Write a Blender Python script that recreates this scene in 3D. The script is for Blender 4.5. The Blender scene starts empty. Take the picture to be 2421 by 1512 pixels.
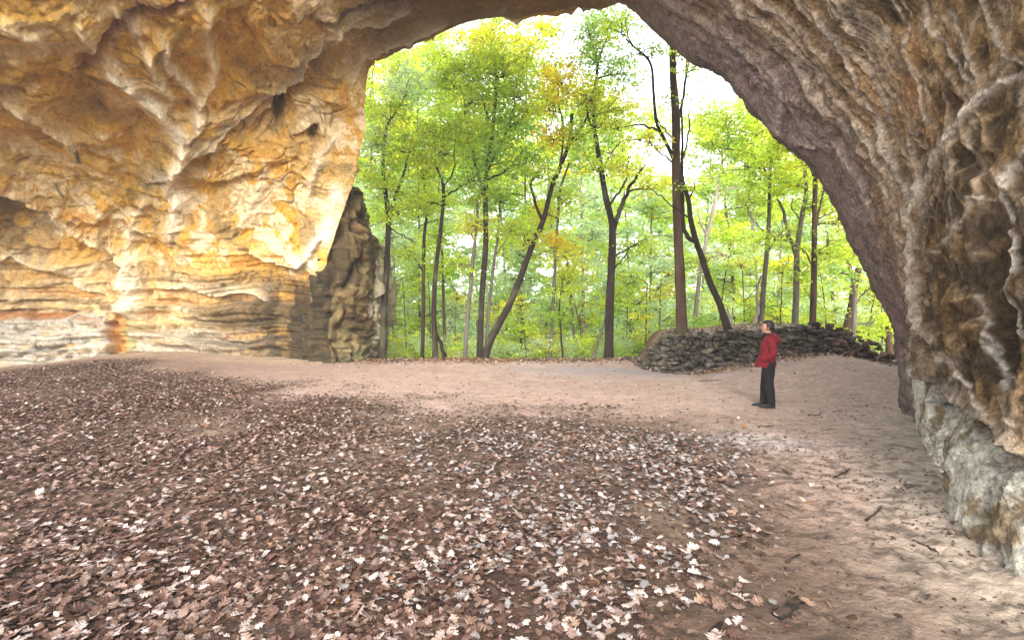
import bpy, bmesh, math, random
import numpy as np
from mathutils import Vector

random.seed(7)
RNG = np.random.default_rng(7)
SC = bpy.context.scene
COL = SC.collection
CAMZ = 1.65
F = 1210.5           # focal length in the units of the tracing (2421 wide)

# ------------------------------------------------------------------ helpers
def PT(X, Y, d):
    """a direction traced from the photograph, put at distance d (metres ahead)"""
    return np.array([(X - 1210.5) / F * d, d, CAMZ - (Y - 756.0) / F * d])

def sstep(a, b, x):
    t = np.clip((x - a) / (b - a), 0, 1)
    return t * t * (3 - 2 * t)

def _hash(i, j, k, seed):
    h = (i.astype(np.uint32) * np.uint32(374761393) + j.astype(np.uint32) * np.uint32(668265263)
         + k.astype(np.uint32) * np.uint32(2147483647) + np.uint32(seed * 974711 & 0xffffffff))
    h = (h ^ (h >> np.uint32(13))) * np.uint32(1274126177)
    h = h ^ (h >> np.uint32(16))
    h = h * np.uint32(2246822519)
    h = h ^ (h >> np.uint32(15))
    return h.astype(np.float32) / np.float32(4294967295.0)

def noise(p, seed=0):
    """smooth value noise in -1..1, p (n,3)"""
    p = np.asarray(p, np.float32)
    fl = np.floor(p)
    i = fl.astype(np.int64).astype(np.uint32)
    f = p - fl
    f = f * f * f * (f * (f * 6 - 15) + 10)
    out = 0
    x, y, z = i[:, 0], i[:, 1], i[:, 2]
    one = np.uint32(1)
    for dx in (0, 1):
        wx = f[:, 0] if dx else 1 - f[:, 0]
        for dy in (0, 1):
            wy = f[:, 1] if dy else 1 - f[:, 1]
            for dz in (0, 1):
                wz = f[:, 2] if dz else 1 - f[:, 2]
                out = out + _hash(x + one * dx, y + one * dy, z + one * dz, seed) * wx * wy * wz
    return out * 2 - 1

def fbm(p, octv=4, seed=0, gain=0.5, lac=2.03):
    a, s, out = 1.0, 0.0, 0
    p = np.asarray(p, np.float32)
    for o in range(octv):
        out = out + a * noise(p, seed + o * 17)
        s += a
        a *= gain
        p = p * lac + 13.7
    return out / s

def ridged(p, octv=4, seed=0, gain=0.5):
    a, s, out = 1.0, 0.0, 0
    p = np.asarray(p, np.float32)
    for o in range(octv):
        n = 1 - np.abs(noise(p, seed + o * 17))
        out = out + a * n * n
        s += a
        a *= gain
        p = p * 2.07 + 7.1
    return out / s

def worley(p, seed=0):
    """F1, F2, cell id"""
    p = np.asarray(p, np.float32)
    fl = np.floor(p)
    i = fl.astype(np.int64)
    f1 = np.full(len(p), 9.0, np.float32)
    f2 = np.full(len(p), 9.0, np.float32)
    cid = np.zeros(len(p), np.float32)
    for dx in (-1, 0, 1):
        for dy in (-1, 0, 1):
            for dz in (-1, 0, 1):
                a = (i[:, 0] + dx).astype(np.uint32)
                b = (i[:, 1] + dy).astype(np.uint32)
                c = (i[:, 2] + dz).astype(np.uint32)
                hx, hy, hz = _hash(a, b, c, seed + 1), _hash(a, b, c, seed + 2), _hash(a, b, c, seed + 3)
                d = np.sqrt((fl[:, 0] + dx + hx - p[:, 0]) ** 2 + (fl[:, 1] + dy + hy - p[:, 1]) ** 2
                            + (fl[:, 2] + dz + hz - p[:, 2]) ** 2)
                near = d < f1
                f2 = np.where(near, f1, np.minimum(f2, d))
                cid = np.where(near, hx, cid)
                f1 = np.where(near, d, f1)
    return f1, f2, cid

def mixc(a, b, t):
    t = np.clip(t, 0, 1)
    if np.ndim(t):
        t = np.asarray(t)[:, None]
    return np.asarray(a) * (1 - t) + np.asarray(b) * t

def make_mesh(name, V, faces, mat=None, col=None, smooth=True, parent=None, mats=None, matidx=None, uvlike=None):
    """V (n,3), faces: (m,3) or (m,4) array, or a list of arrays"""
    V = np.asarray(V, np.float32).reshape(-1, 3)
    if not isinstance(faces, list):
        faces = [faces]
    loops = np.concatenate([np.asarray(f, np.int32).ravel() for f in faces])
    cnt = np.concatenate([np.full(len(f), np.asarray(f).shape[1], np.int32) for f in faces])
    me = bpy.data.meshes.new(name)
    me.vertices.add(len(V))
    me.vertices.foreach_set('co', V.ravel())
    me.loops.add(len(loops))
    me.loops.foreach_set('vertex_index', loops)
    me.polygons.add(len(cnt))
    me.polygons.foreach_set('loop_start', np.concatenate([[0], np.cumsum(cnt)[:-1]]).astype(np.int32))
    me.polygons.foreach_set('loop_total', cnt)
    for m in (mats or [mat]):
        if m:
            me.materials.append(m)
    if matidx is not None:
        me.polygons.foreach_set('material_index', np.asarray(matidx, np.int32))
    me.update(calc_edges=True)
    me.polygons.foreach_set('use_smooth', np.full(len(cnt), smooth, bool))
    if col is not None:
        ca = me.color_attributes.new('Col', 'FLOAT_COLOR', 'POINT')
        c4 = np.ones((len(V), 4), np.float32)
        c4[:, :3] = np.clip(col, 0, 1)
        ca.data.foreach_set('color', c4.ravel())
    o = bpy.data.objects.new(name, me)
    COL.objects.link(o)
    if parent:
        o.parent = parent
    return o

def grid_faces(n, m, wrap=False):
    i = np.arange(n - 1)[:, None]
    mm = m if wrap else m - 1
    j = np.arange(mm)[None, :]
    j2 = (j + 1) % m
    a = i * m + j
    b = i * m + j2
    return np.stack([a, b, b + m, a + m], -1).reshape(-1, 4)

def tag(o, label=None, cat=None, group=None, kind=None):
    if label: o['label'] = label
    if cat: o['category'] = cat
    if group: o['group'] = group
    if kind: o['kind'] = kind
    return o

def empty(name, loc):
    o = bpy.data.objects.new(name, None)
    o.location = loc
    o.empty_display_size = 0.2
    COL.objects.link(o)
    return o

def child(name, root, V, faces, mat, col=None, smooth=True, **kw):
    """mesh given in world coordinates, parented to an Empty or mesh at root.location"""
    V = np.asarray(V, np.float32).reshape(-1, 3) - np.array(world_loc(root), np.float32)
    return make_mesh(name, V, faces, mat, col, smooth, parent=root, **kw)

def world_loc(o):
    v = np.array(o.location)
    while o.parent:
        o = o.parent
        v = v + np.array(o.location)
    return v

def catmull(pts, n):
    """resample a control polyline (k,c) smoothly to n points"""
    P = np.asarray(pts, float)
    k = len(P)
    t = np.linspace(0, k - 1, n)
    return catmull_at(P, t)

def catmull_at(P, t):
    P = np.asarray(P, float)
    k = len(P)
    i = np.clip(np.floor(t).astype(int), 0, k - 2)
    f = (t - i)[:, None]
    p1, p2 = P[i], P[i + 1]
    p0 = np.where((i > 0)[:, None], P[np.maximum(i - 1, 0)], 2 * p1 - p2)
    p3 = np.where((i < k - 2)[:, None], P[np.minimum(i + 2, k - 1)], 2 * p2 - p1)
    return 0.5 * (2 * p1 + (p2 - p0) * f + (2 * p0 - 5 * p1 + 4 * p2 - p3) * f ** 2 + (3 * p1 - p0 - 3 * p2 + p3) * f ** 3)

def tube(path, rad, sides=8, rough=0.0, seed=0):
    """swept tube along path (n,3) with radii (n,), returns V, F"""
    P = np.asarray(path, float)
    n = len(P)
    rad = np.broadcast_to(np.asarray(rad, float), (n,))
    T = np.gradient(P, axis=0)
    T /= np.linalg.norm(T, axis=1)[:, None] + 1e-9
    ref = np.array([0.31, 0.95, 0.05]) if abs(T[:, 2]).mean() > 0.5 else np.array([0, 0, 1.0])
    A = np.cross(T, ref)
    A /= np.linalg.norm(A, axis=1)[:, None] + 1e-9
    B = np.cross(T, A)
    th = np.linspace(0, 2 * np.pi, sides, endpoint=False)
    R = rad[:, None] * np.ones(sides)[None]
    if rough:
        q = np.stack([np.repeat(P[:, 2], sides) * 1.2, np.tile(np.cos(th) * 1.6, n) + seed, np.tile(np.sin(th) * 1.6, n)], -1)
        R = R * (1 + rough * fbm(q, 3, seed)).reshape(n, sides)
    V = P[:, None] + R[..., None] * (np.cos(th)[None, :, None] * A[:, None] + np.sin(th)[None, :, None] * B[:, None])
    Fq = grid_faces(n, sides, wrap=True)
    V = V.reshape(-1, 3)
    V = np.vstack([V, P[:1], P[-1:]])
    c0, c1 = n * sides, n * sides + 1
    j = np.arange(sides)
    caps = np.concatenate([np.stack([(j + 1) % sides, j, np.full(sides, c0)], -1),
                           np.stack([(n - 1) * sides + j, (n - 1) * sides + (j + 1) % sides, np.full(sides, c1)], -1)])
    return V, [Fq, caps]

class Bag:
    """collects several pieces into one mesh"""
    def __init__(s): s.V = []; s.Q = []; s.T = []; s.C = []; s.n = 0; s.mq = []; s.mt = []
    def add(s, V, faces, col=None, mi=0):
        V = np.asarray(V, np.float32).reshape(-1, 3)
        for f in (faces if isinstance(faces, list) else [faces]):
            f = np.asarray(f)
            if not len(f): continue
            if f.shape[1] == 4: s.Q.append(f + s.n); s.mq.append(np.full(len(f), mi))
            else: s.T.append(f + s.n); s.mt.append(np.full(len(f), mi))
        s.V.append(V)
        s.C.append(np.broadcast_to(np.asarray((0.5, 0.5, 0.5) if col is None else col, np.float32), (len(V), 3)))
        s.n += len(V)
    def data(s):
        fs, mi = [], []
        if s.Q: fs.append(np.concatenate(s.Q)); mi.append(np.concatenate(s.mq))
        if s.T: fs.append(np.concatenate(s.T)); mi.append(np.concatenate(s.mt))
        return np.concatenate(s.V), fs, np.concatenate(s.C), np.concatenate(mi)

# ------------------------------------------------------------------ materials
def nodes_of(name):
    m = bpy.data.materials.new(name)
    m.use_nodes = True
    nt = m.node_tree
    nt.nodes.clear()
    return m, nt, nt.nodes, nt.links

def surf_mat(name, color=None, rough=0.9, attr=True, var=0.25, vscale=6.0, bump=0.4, bscale=20.0, bdist=0.02, spec=0.3,
             detail=6.0, stretch=(1, 1, 1), pits=0.0, pscale=9.0):
    m, nt, N, L = nodes_of(name)
    out = N.new('ShaderNodeOutputMaterial')
    b = N.new('ShaderNodeBsdfPrincipled')
    b.inputs['Roughness'].default_value = rough
    b.inputs['Specular IOR Level'].default_value = spec
    L.new(b.outputs[0], out.inputs[0])
    tc = N.new('ShaderNodeTexCoord')
    mp = N.new('ShaderNodeMapping')
    mp.inputs['Scale'].default_value = stretch
    L.new(tc.outputs['Object'], mp.inputs[0])
    nz = N.new('ShaderNodeTexNoise')
    nz.inputs['Scale'].default_value = vscale
    nz.inputs['Detail'].default_value = detail
    nz.inputs['Roughness'].default_value = 0.65
    L.new(mp.outputs[0], nz.inputs['Vector'])
    mr = N.new('ShaderNodeMapRange')
    mr.inputs['From Min'].default_value = 0.25
    mr.inputs['From Max'].default_value = 0.75
    mr.inputs['To Min'].default_value = 1 - var
    mr.inputs['To Max'].default_value = 1 + var
    L.new(nz.outputs[0], mr.inputs[0])
    mx = N.new('ShaderNodeMix')
    mx.data_type = 'RGBA'
    mx.blend_type = 'MULTIPLY'
    mx.inputs[0].default_value = 1.0
    if attr:
        at = N.new('ShaderNodeAttribute')
        at.attribute_name = 'Col'
        L.new(at.outputs['Color'], mx.inputs[6])
    else:
        mx.inputs[6].default_value = (*color, 1)
    L.new(mr.outputs[0], mx.inputs[7])
    L.new(mx.outputs[2], b.inputs['Base Color'])
    if bump:
        n2 = N.new('ShaderNodeTexNoise')
        n2.inputs['Scale'].default_value = bscale
        n2.inputs['Detail'].default_value = 8.0
        n2.inputs['Roughness'].default_value = 0.65
        L.new(mp.outputs[0], n2.inputs['Vector'])
        bp = N.new('ShaderNodeBump')
        bp.inputs['Strength'].default_value = bump
        bp.inputs['Distance'].default_value = bdist
        if pits:
            vo = N.new('ShaderNodeTexVoronoi')
            vo.inputs['Scale'].default_value = pscale
            wv = N.new('ShaderNodeMix')
            wv.data_type = 'RGBA'
            wv.blend_type = 'LINEAR_LIGHT'
            wv.inputs[0].default_value = 0.12
            L.new(mp.outputs[0], wv.inputs[6])
            L.new(nz.outputs['Color'], wv.inputs[7])
            L.new(wv.outputs[2], vo.inputs['Vector'])
            pr = N.new('ShaderNodeMapRange')
            pr.interpolation_type = 'SMOOTHSTEP'
            pr.inputs['From Min'].default_value = 0.10
            pr.inputs['From Max'].default_value = 0.42
            pr.inputs['To Min'].default_value = -pits
            pr.inputs['To Max'].default_value = 0.0
            L.new(vo.outputs['Distance'], pr.inputs[0])
            ad = N.new('ShaderNodeMath')
            L.new(n2.outputs[0], ad.inputs[0])
            L.new(pr.outputs[0], ad.inputs[1])
            L.new(ad.outputs[0], bp.inputs['Height'])
        else:
            L.new(n2.outputs[0], bp.inputs['Height'])
        L.new(bp.outputs[0], b.inputs['Normal'])
    return m

def leaf_mat(name, trans=0.5, rough=0.5, spec=0.3, gain=1.6):
    m, nt, N, L = nodes_of(name)
    out = N.new('ShaderNodeOutputMaterial')
    b = N.new('ShaderNodeBsdfPrincipled')
    b.inputs['Roughness'].default_value = rough
    b.inputs['Specular IOR Level'].default_value = spec
    at = N.new('ShaderNodeAttribute')
    at.attribute_name = 'Col'
    L.new(at.outputs['Color'], b.inputs['Base Color'])
    if trans > 0:
        t = N.new('ShaderNodeBsdfTranslucent')
        g = N.new('ShaderNodeMix')
        g.data_type = 'RGBA'
        g.blend_type = 'MULTIPLY'
        g.inputs[0].default_value = 1
        g.inputs[7].default_value = (gain, gain, gain * 0.8, 1)
        L.new(at.outputs['Color'], g.inputs[6])
        L.new(g.outputs[2], t.inputs[0])
        ms = N.new('ShaderNodeMixShader')
        ms.inputs[0].default_value = trans
        L.new(b.outputs[0], ms.inputs[1])
        L.new(t.outputs[0], ms.inputs[2])
        L.new(ms.outputs[0], out.inputs[0])
    else:
        L.new(b.outputs[0], out.inputs[0])
    return m

M = {
    'rock': surf_mat('sandstone', rough=0.88, var=0.3, vscale=11.0, bump=0.8, bscale=14.0, bdist=0.07, detail=9.0, spec=0.2, pits=.5, pscale=5.0),
    'rock_near': surf_mat('pitted_sandstone', rough=0.9, var=0.55, vscale=20.0, bump=1.0, bscale=30.0, bdist=0.06, detail=9.0, spec=0.18, pits=.45, pscale=8.0),
    'ground': surf_mat('earth', rough=0.92, var=0.28, vscale=14.0, bump=0.9, bscale=24.0, bdist=0.045, spec=0.2),
    'stone': surf_mat('wall_stone', rough=0.9, var=0.4, vscale=9.0, bump=0.8, bscale=18.0, bdist=0.03, spec=0.2),
    'bark': surf_mat('bark', rough=0.95, var=0.4, vscale=9.0, bump=0.9, bscale=12.0, bdist=0.03, stretch=(1, 1, 0.18), spec=0.15),
    'leaf': leaf_mat('green_leaf', trans=0.55, gain=1.9),
    'dead': leaf_mat('dead_leaf', trans=0.08, rough=0.4, spec=0.6, gain=1.0),
    'red': surf_mat('jacket_cloth', (0.105, 0.0015, 0.006), 0.85, attr=False, var=0.2, vscale=14, bump=0.5, bscale=9.0, bdist=0.03),
    'black': surf_mat('trouser_cloth', (0.006, 0.005, 0.0055), 0.95, attr=False, var=0.2, vscale=12, bump=0.4, bscale=10.0, bdist=0.02),
    'hair': surf_mat('dark_hair', (0.010, 0.008, 0.008), 0.6, attr=False, var=0.3, vscale=60, bump=0.5, bscale=80.0, bdist=0.004),
    'skin': surf_mat('skin', (0.30, 0.15, 0.10), 0.55, attr=False, var=0.1, vscale=20, bump=0.1, bscale=60.0, bdist=0.002),
    'shoe': surf_mat('shoe_black', (0.015, 0.014, 0.018), 0.6, attr=False, var=0.2, vscale=30, bump=0.2, bscale=60.0, bdist=0.004),
    'sole': surf_mat('shoe_sole', (0.03, 0.03, 0.032), 0.8, attr=False, var=0.2, vscale=30, bump=0.2, bscale=60.0, bdist=0.004),
    'wood': surf_mat('rotten_wood', rough=0.9, var=0.35, vscale=30.0, bump=0.8, bscale=30.0, bdist=0.01, stretch=(0.2, 1, 1)),
    'paint': surf_mat('dark_scrawl', (0.16, 0.14, 0.13), 0.9, attr=False, var=0.3, vscale=20, bump=0.3, bscale=30.0, bdist=0.005),
}

# ------------------------------------------------------------------ traced features on the rock
def poly_dist(X, Y, pts):
    """distance to a polyline (photo units), signed side (+ = below / right-hand), and how far along 0..1 is inside"""
    pts = np.asarray(pts, float)
    best = np.full(len(X), 1e9)
    side = np.zeros(len(X))
    par = np.zeros(len(X))
    k = len(pts) - 1
    for i in range(k):
        ax, ay = pts[i]
        bx, by = pts[i + 1]
        ux, uy = bx - ax, by - ay
        L2 = ux * ux + uy * uy
        tr = ((X - ax) * ux + (Y - ay) * uy) / L2
        t = np.clip(tr, 0, 1)
        d = np.hypot(X - ax - t * ux, Y - ay - t * uy)
        s = ux * (Y - ay) - uy * (X - ax)
        m = d < best
        best = np.where(m, d, best)
        side = np.where(m, np.sign(s), side)
        par = np.where(m, (i + np.clip(tr, -0.5, 1.5)) / k, par)
    return best, side, par

# ridges: (points, width, height m, colour weight)
RIDGES = [
    ([(229,158),(270,185),(311,211),(345,228),(375,246),(393,293),(434,322),(434,375),(410,393),(405,446),(422,487),(405,528),(393,575)], 13, 0.30, 1.0),
    ([(493,0),(493,88),(505,150),(498,193),(475,250),(457,305),(440,330)], 11, 0.24, 0.6),
    ([(375,82),(399,158),(446,205),(469,234),(462,300)], 9, 0.20, 0.65),
    ([(270,30),(330,95),(350,150),(395,215),(420,250)], 9, 0.18, 0.5),
    ([(180,40),(215,110),(225,150)], 8, 0.16, 0.5),
    ([(0,35),(70,90),(110,130)], 10, 0.14, 0.35),
    ([(0,246),(60,268),(110,300),(158,328),(188,375)], 10, 0.22, 0.45),
    ([(792,317),(760,370),(733,422),(727,469)], 10, 0.18, 0.6),
    ([(800,430),(786,498),(762,563),(715,622)], 16, 0.20, 0.8),
    ([(630,400),(615,450),(590,500),(560,540)], 10, 0.16, 0.5),
    ([(310,580),(300,640),(318,700),(300,750)], 22, 0.28, 0.7),
    ([(345,470),(310,540),(300,590)], 12, 0.2, 0.5),
    # right rock
    ([(1925,29),(1972,100),(2019,182),(2066,281),(2084,340),(2107,399),(2137,469),(2154,545),(2160,610),(2178,657)], 9, 0.12, 0.9),
    ([(2421,165),(2360,195),(2318,227),(2260,311),(2219,375),(2172,451),(2154,504),(2166,563),(2166,639),(2195,715),(2215,800)], 14, 0.24, 0.9),
    ([(2440,330),(2421,340),(2365,399),(2342,463),(2348,516),(2389,563),(2383,633),(2365,686),(2383,739),(2421,786),(2440,800)], 14, 0.20, 1.0),
    ([(2318,-10),(2348,47),(2359,100),(2389,135),(2430,158)], 10, 0.12, 0.8),
    ([(2107,-10),(2142,59),(2148,117),(2154,176),(2183,246),(2210,300)], 8, 0.10, 0.6),
    ([(2178,-10),(2207,82),(2242,135),(2277,176),(2312,199)], 8, 0.10, 0.8),
    ([(2283,686),(2295,739),(2324,821)], 9, 0.10, 0.6),
    ([(2305,795),(2339,881),(2356,950),(2395,1001),(2430,1019)], 9, 0.10, 0.8),
    ([(2195,715),(2215,800),(2260,880),(2300,950),(2340,990)], 8, 0.08, 0.8),
    ([(2000,40),(2050,140),(2070,200),(2100,290)], 7, 0.08, 0.5),
    ([(2240,20),(2275,90),(2300,140),(2320,190)], 7, 0.09, 0.7),
    ([(2100,480),(2080,420),(2060,350),(2020,290)], 7, 0.07, 0.5),
    ([(2210,600),(2250,560),(2290,470),(2340,470)], 8, 0.10, 0.5),
    ([(1830,20),(1880,90),(1905,150)], 7, 0.06, 0.3),
]
# ledges: below/right of the line the rock steps back (points, depth m, fall)
LEDGES = [
    ([(-160,430),(0,452),(60,470),(100,487),(135,528),(194,569),(264,604),(300,625)], 0.75, 75),
    ([(-160,600),(0,616),(60,628),(117,645),(188,680),(250,700)], 0.35, 40),
    ([(586,592),(645,622),(704,633),(735,600),(762,563)], 0.55, 70),
    ([(380,690),(440,675),(500,697),(560,690),(640,712)], 0.35, 45),
    ([(0,246),(60,268),(110,300),(158,328),(188,375)], 0.22, 60),
    ([(328,457),(469,364),(586,281),(674,223),(762,117),(887,35)], 0.32, 50),
    ([(560,330),(640,270),(690,215),(740,150),(830,95),(900,60)], 0.25, 30),
    ([(690,330),(730,300),(755,290)], 0.3, 22),
    ([(740,110),(820,90),(900,75),(980,30)], 0.25, 25),
    ([(830,200),(870,150),(960,110),(1060,60)], 0.25, 25),
    ([(2158,782),(2180,840),(2206,898),(2240,911),(2270,963),(2335,1001),(2373,1053),(2421,1083),(2500,1120)], 0.26, 60),
    ([(1860,360),(1890,345),(1930,352)], 0.15, 25),
    ([(1840,330),(1835,300),(1850,270),(1845,240)], 0.12, 25),
]
GROOVES = [   # (points, width, depth, colour weight, colour index)
    ([(-160,748),(0,746),(90,744),(176,742)], 5, 0.30, 0.9, 0),
    ([(182,752),(220,757),(258,757)], 4, 0.22, 0.6, 0),
    ([(-160,866),(0,846),(60,838),(117,828),(176,815)], 5, 0.2, 0.8, 1),
    ([(147,193),(190,170),(235,141),(280,95),(322,59),(387,35),(470,-10)], 9, 0.28, 1.0, 0),
    ([(176,358),(184,375),(186,392)], 4, 0.2, 1.0, 1),
    ([(720,40),(760,60),(800,62),(880,20),(960,-10)], 5, 0.18, 0.7, 1),
    ([(640,330),(655,300),(668,262)], 9, 0.3, 0.8, 1),
    ([(738,330),(745,318),(752,300)], 7, 0.3, 0.7, 1),
    ([(268,760),(272,800),(285,828)], 8, 0.25, 0.6, 0),
    ([(440,760),(520,765),(600,775),(680,770)], 4, 0.14, 0.5, 1),
    ([(430,800),(520,808),(600,820),(690,826)], 4, 0.14, 0.5, 1),
]
HOLLOWS = [   # cx, cy, rx, ry, depth, weight of the dark colour inside
    (290,795,24,42,0.22,0.0), (663,276,14,40,0.4,0.3), (745,317,12,24,0.35,0.3), (520,90,40,50,0.4,0.0),
    (330,330,70,60,0.4,0.0), (200,260,90,60,0.35,0.0), (450,270,26,28,0.3,0.0), (420,730,36,24,0.3,0.0),
    (560,130,60,60,0.35,0), (610,560,40,20,0.25,0), (540,560,30,16,0.25,0), (690,700,30,30,0.3,0),
    (2356,838,45,75,0.45,0.9), (2335,731,60,44,0.35,0.8), (2301,387,40,35,0.30,0.5), (2394,422,32,50,0.25,0.6),
    (2324,545,80,95,0.30,0.5), (2219,123,13,40,0.18,0.3), (2324,123,18,36,0.2,0.5), (2300,645,90,60,0.3,0.6),
    (2066,551,22,26,0.2,0.4), (1885,215,12,22,0.15,0.2), (1860,275,16,24,0.15,0.3), (1975,110,9,14,0.12,0.2),
    (1985,165,10,16,0.12,0.2), (2110,60,16,20,0.15,0.2), (2250,30,14,30,0.15,0.3), (2410,620,20,40,0.2,0.6),
    (2240,760,30,40,0.15,0.5), (2260,250,22,26,0.15,0.3), (2055,420,26,30,0.15,0.2), (1980,300,26,40,0.10,0.1),
    (2190,560,14,60,0.12,0.3),
]

# ------------------------------------------------------------------ cave shell
LIP = [(0,742,874,19.5),(1,744,757,19.5),(2,764,657,19.3),(3,792,560,19.05),(3.5,815,490,18.8),(4,838,425,18.5),(4.5,848,370,18.2),
       (5,867,295,17.8),(5.5,862,250,17.3),(6,880,160,16.6),(6.5,945,128,16),(7,1005,98,15.5),(8,1110,52,15),(9,1253,33,14.5),
       (9.5,1340,12,14.2),(9.8,1418,22,14),(10,1478,8,13.5),(10.5,1537,55,13),(11,1631,125,12.4),(11.5,1695,160,12),(12,1750,213,11.6),
       (12.5,1820,305,11.2),(13,1890,362,10.8),(13.5,1940,400,10.5),(14,1981,470,10.2),(14.5,2010,545,10),(15,2045,618,9.8),
       (15.5,2092,705,9.5),(16,2140,775,9.2),(16.5,2143,815,9.1),(17,2150,870,8.9),(17.5,2160,950,8.5),(18,2167,1030,8.1)]
R1 = [(400,880,19.6),(390,720,19.5),(390,580,18.8),(400,455,17.8),(425,355,16.6),(470,260,15.6),(520,165,14.6),(615,70,13.6),(780,-50,12.6),
      (1040,-140,11.8),(1420,-190,11.2),(1750,-50,10),(1960,110,9),(2080,270,8.3),(2140,430,7.8),(2175,570,7.3),(2210,710,6.9),(2232,880,6.4),(2258,1125,5.85)]
R2 = [(-150,885,18),(-150,740,17.8),(-150,590,16.8),(-150,450,15.3),(-150,290,13.2),(-150,120,11.2),(-100,-70,9.8),(160,-230,9.6),(540,-340,9.8),
      (970,-400,9.4),(1420,-420,9.0),(1870,-310,8.0),(2240,-170,6.6),(2420,-50,5.4),(2470,190,5.0),(2480,430,4.6),(2480,690,4.25),(2480,980,3.85),(2480,1420,3.4)]  # roof part ends early out of view, shaped to let in skylight
R3 = [(-22,10,-.4),(-22,10,1.6),(-21.5,10,3.2),(-20,9.5,4.8),(-18,9,6.6),(-16,8.6,8),(-12.5,8.2,9.2),(-8.5,8.0,10.4),(-5,8.0,11),(-1.5,7.6,11.2),
      (1.4,7.0,11),(3.4,5.5,9.6),(4.3,3.2,8.2),(4.9,0.5,6.6),(4.9,-1.5,5.4),(4.8,-2.5,4.2),(4.6,-3,3),(4.2,-3,1.6),(3.4,-3,-.4)]  # right end carried on unseen behind the camera to shade the right rock

NU = 1000
VS = np.concatenate([np.linspace(-2, -0.06, 26), np.linspace(0, 2.08, 470), np.linspace(2.1, 3.0, 30)])
NV = len(VS)

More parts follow.
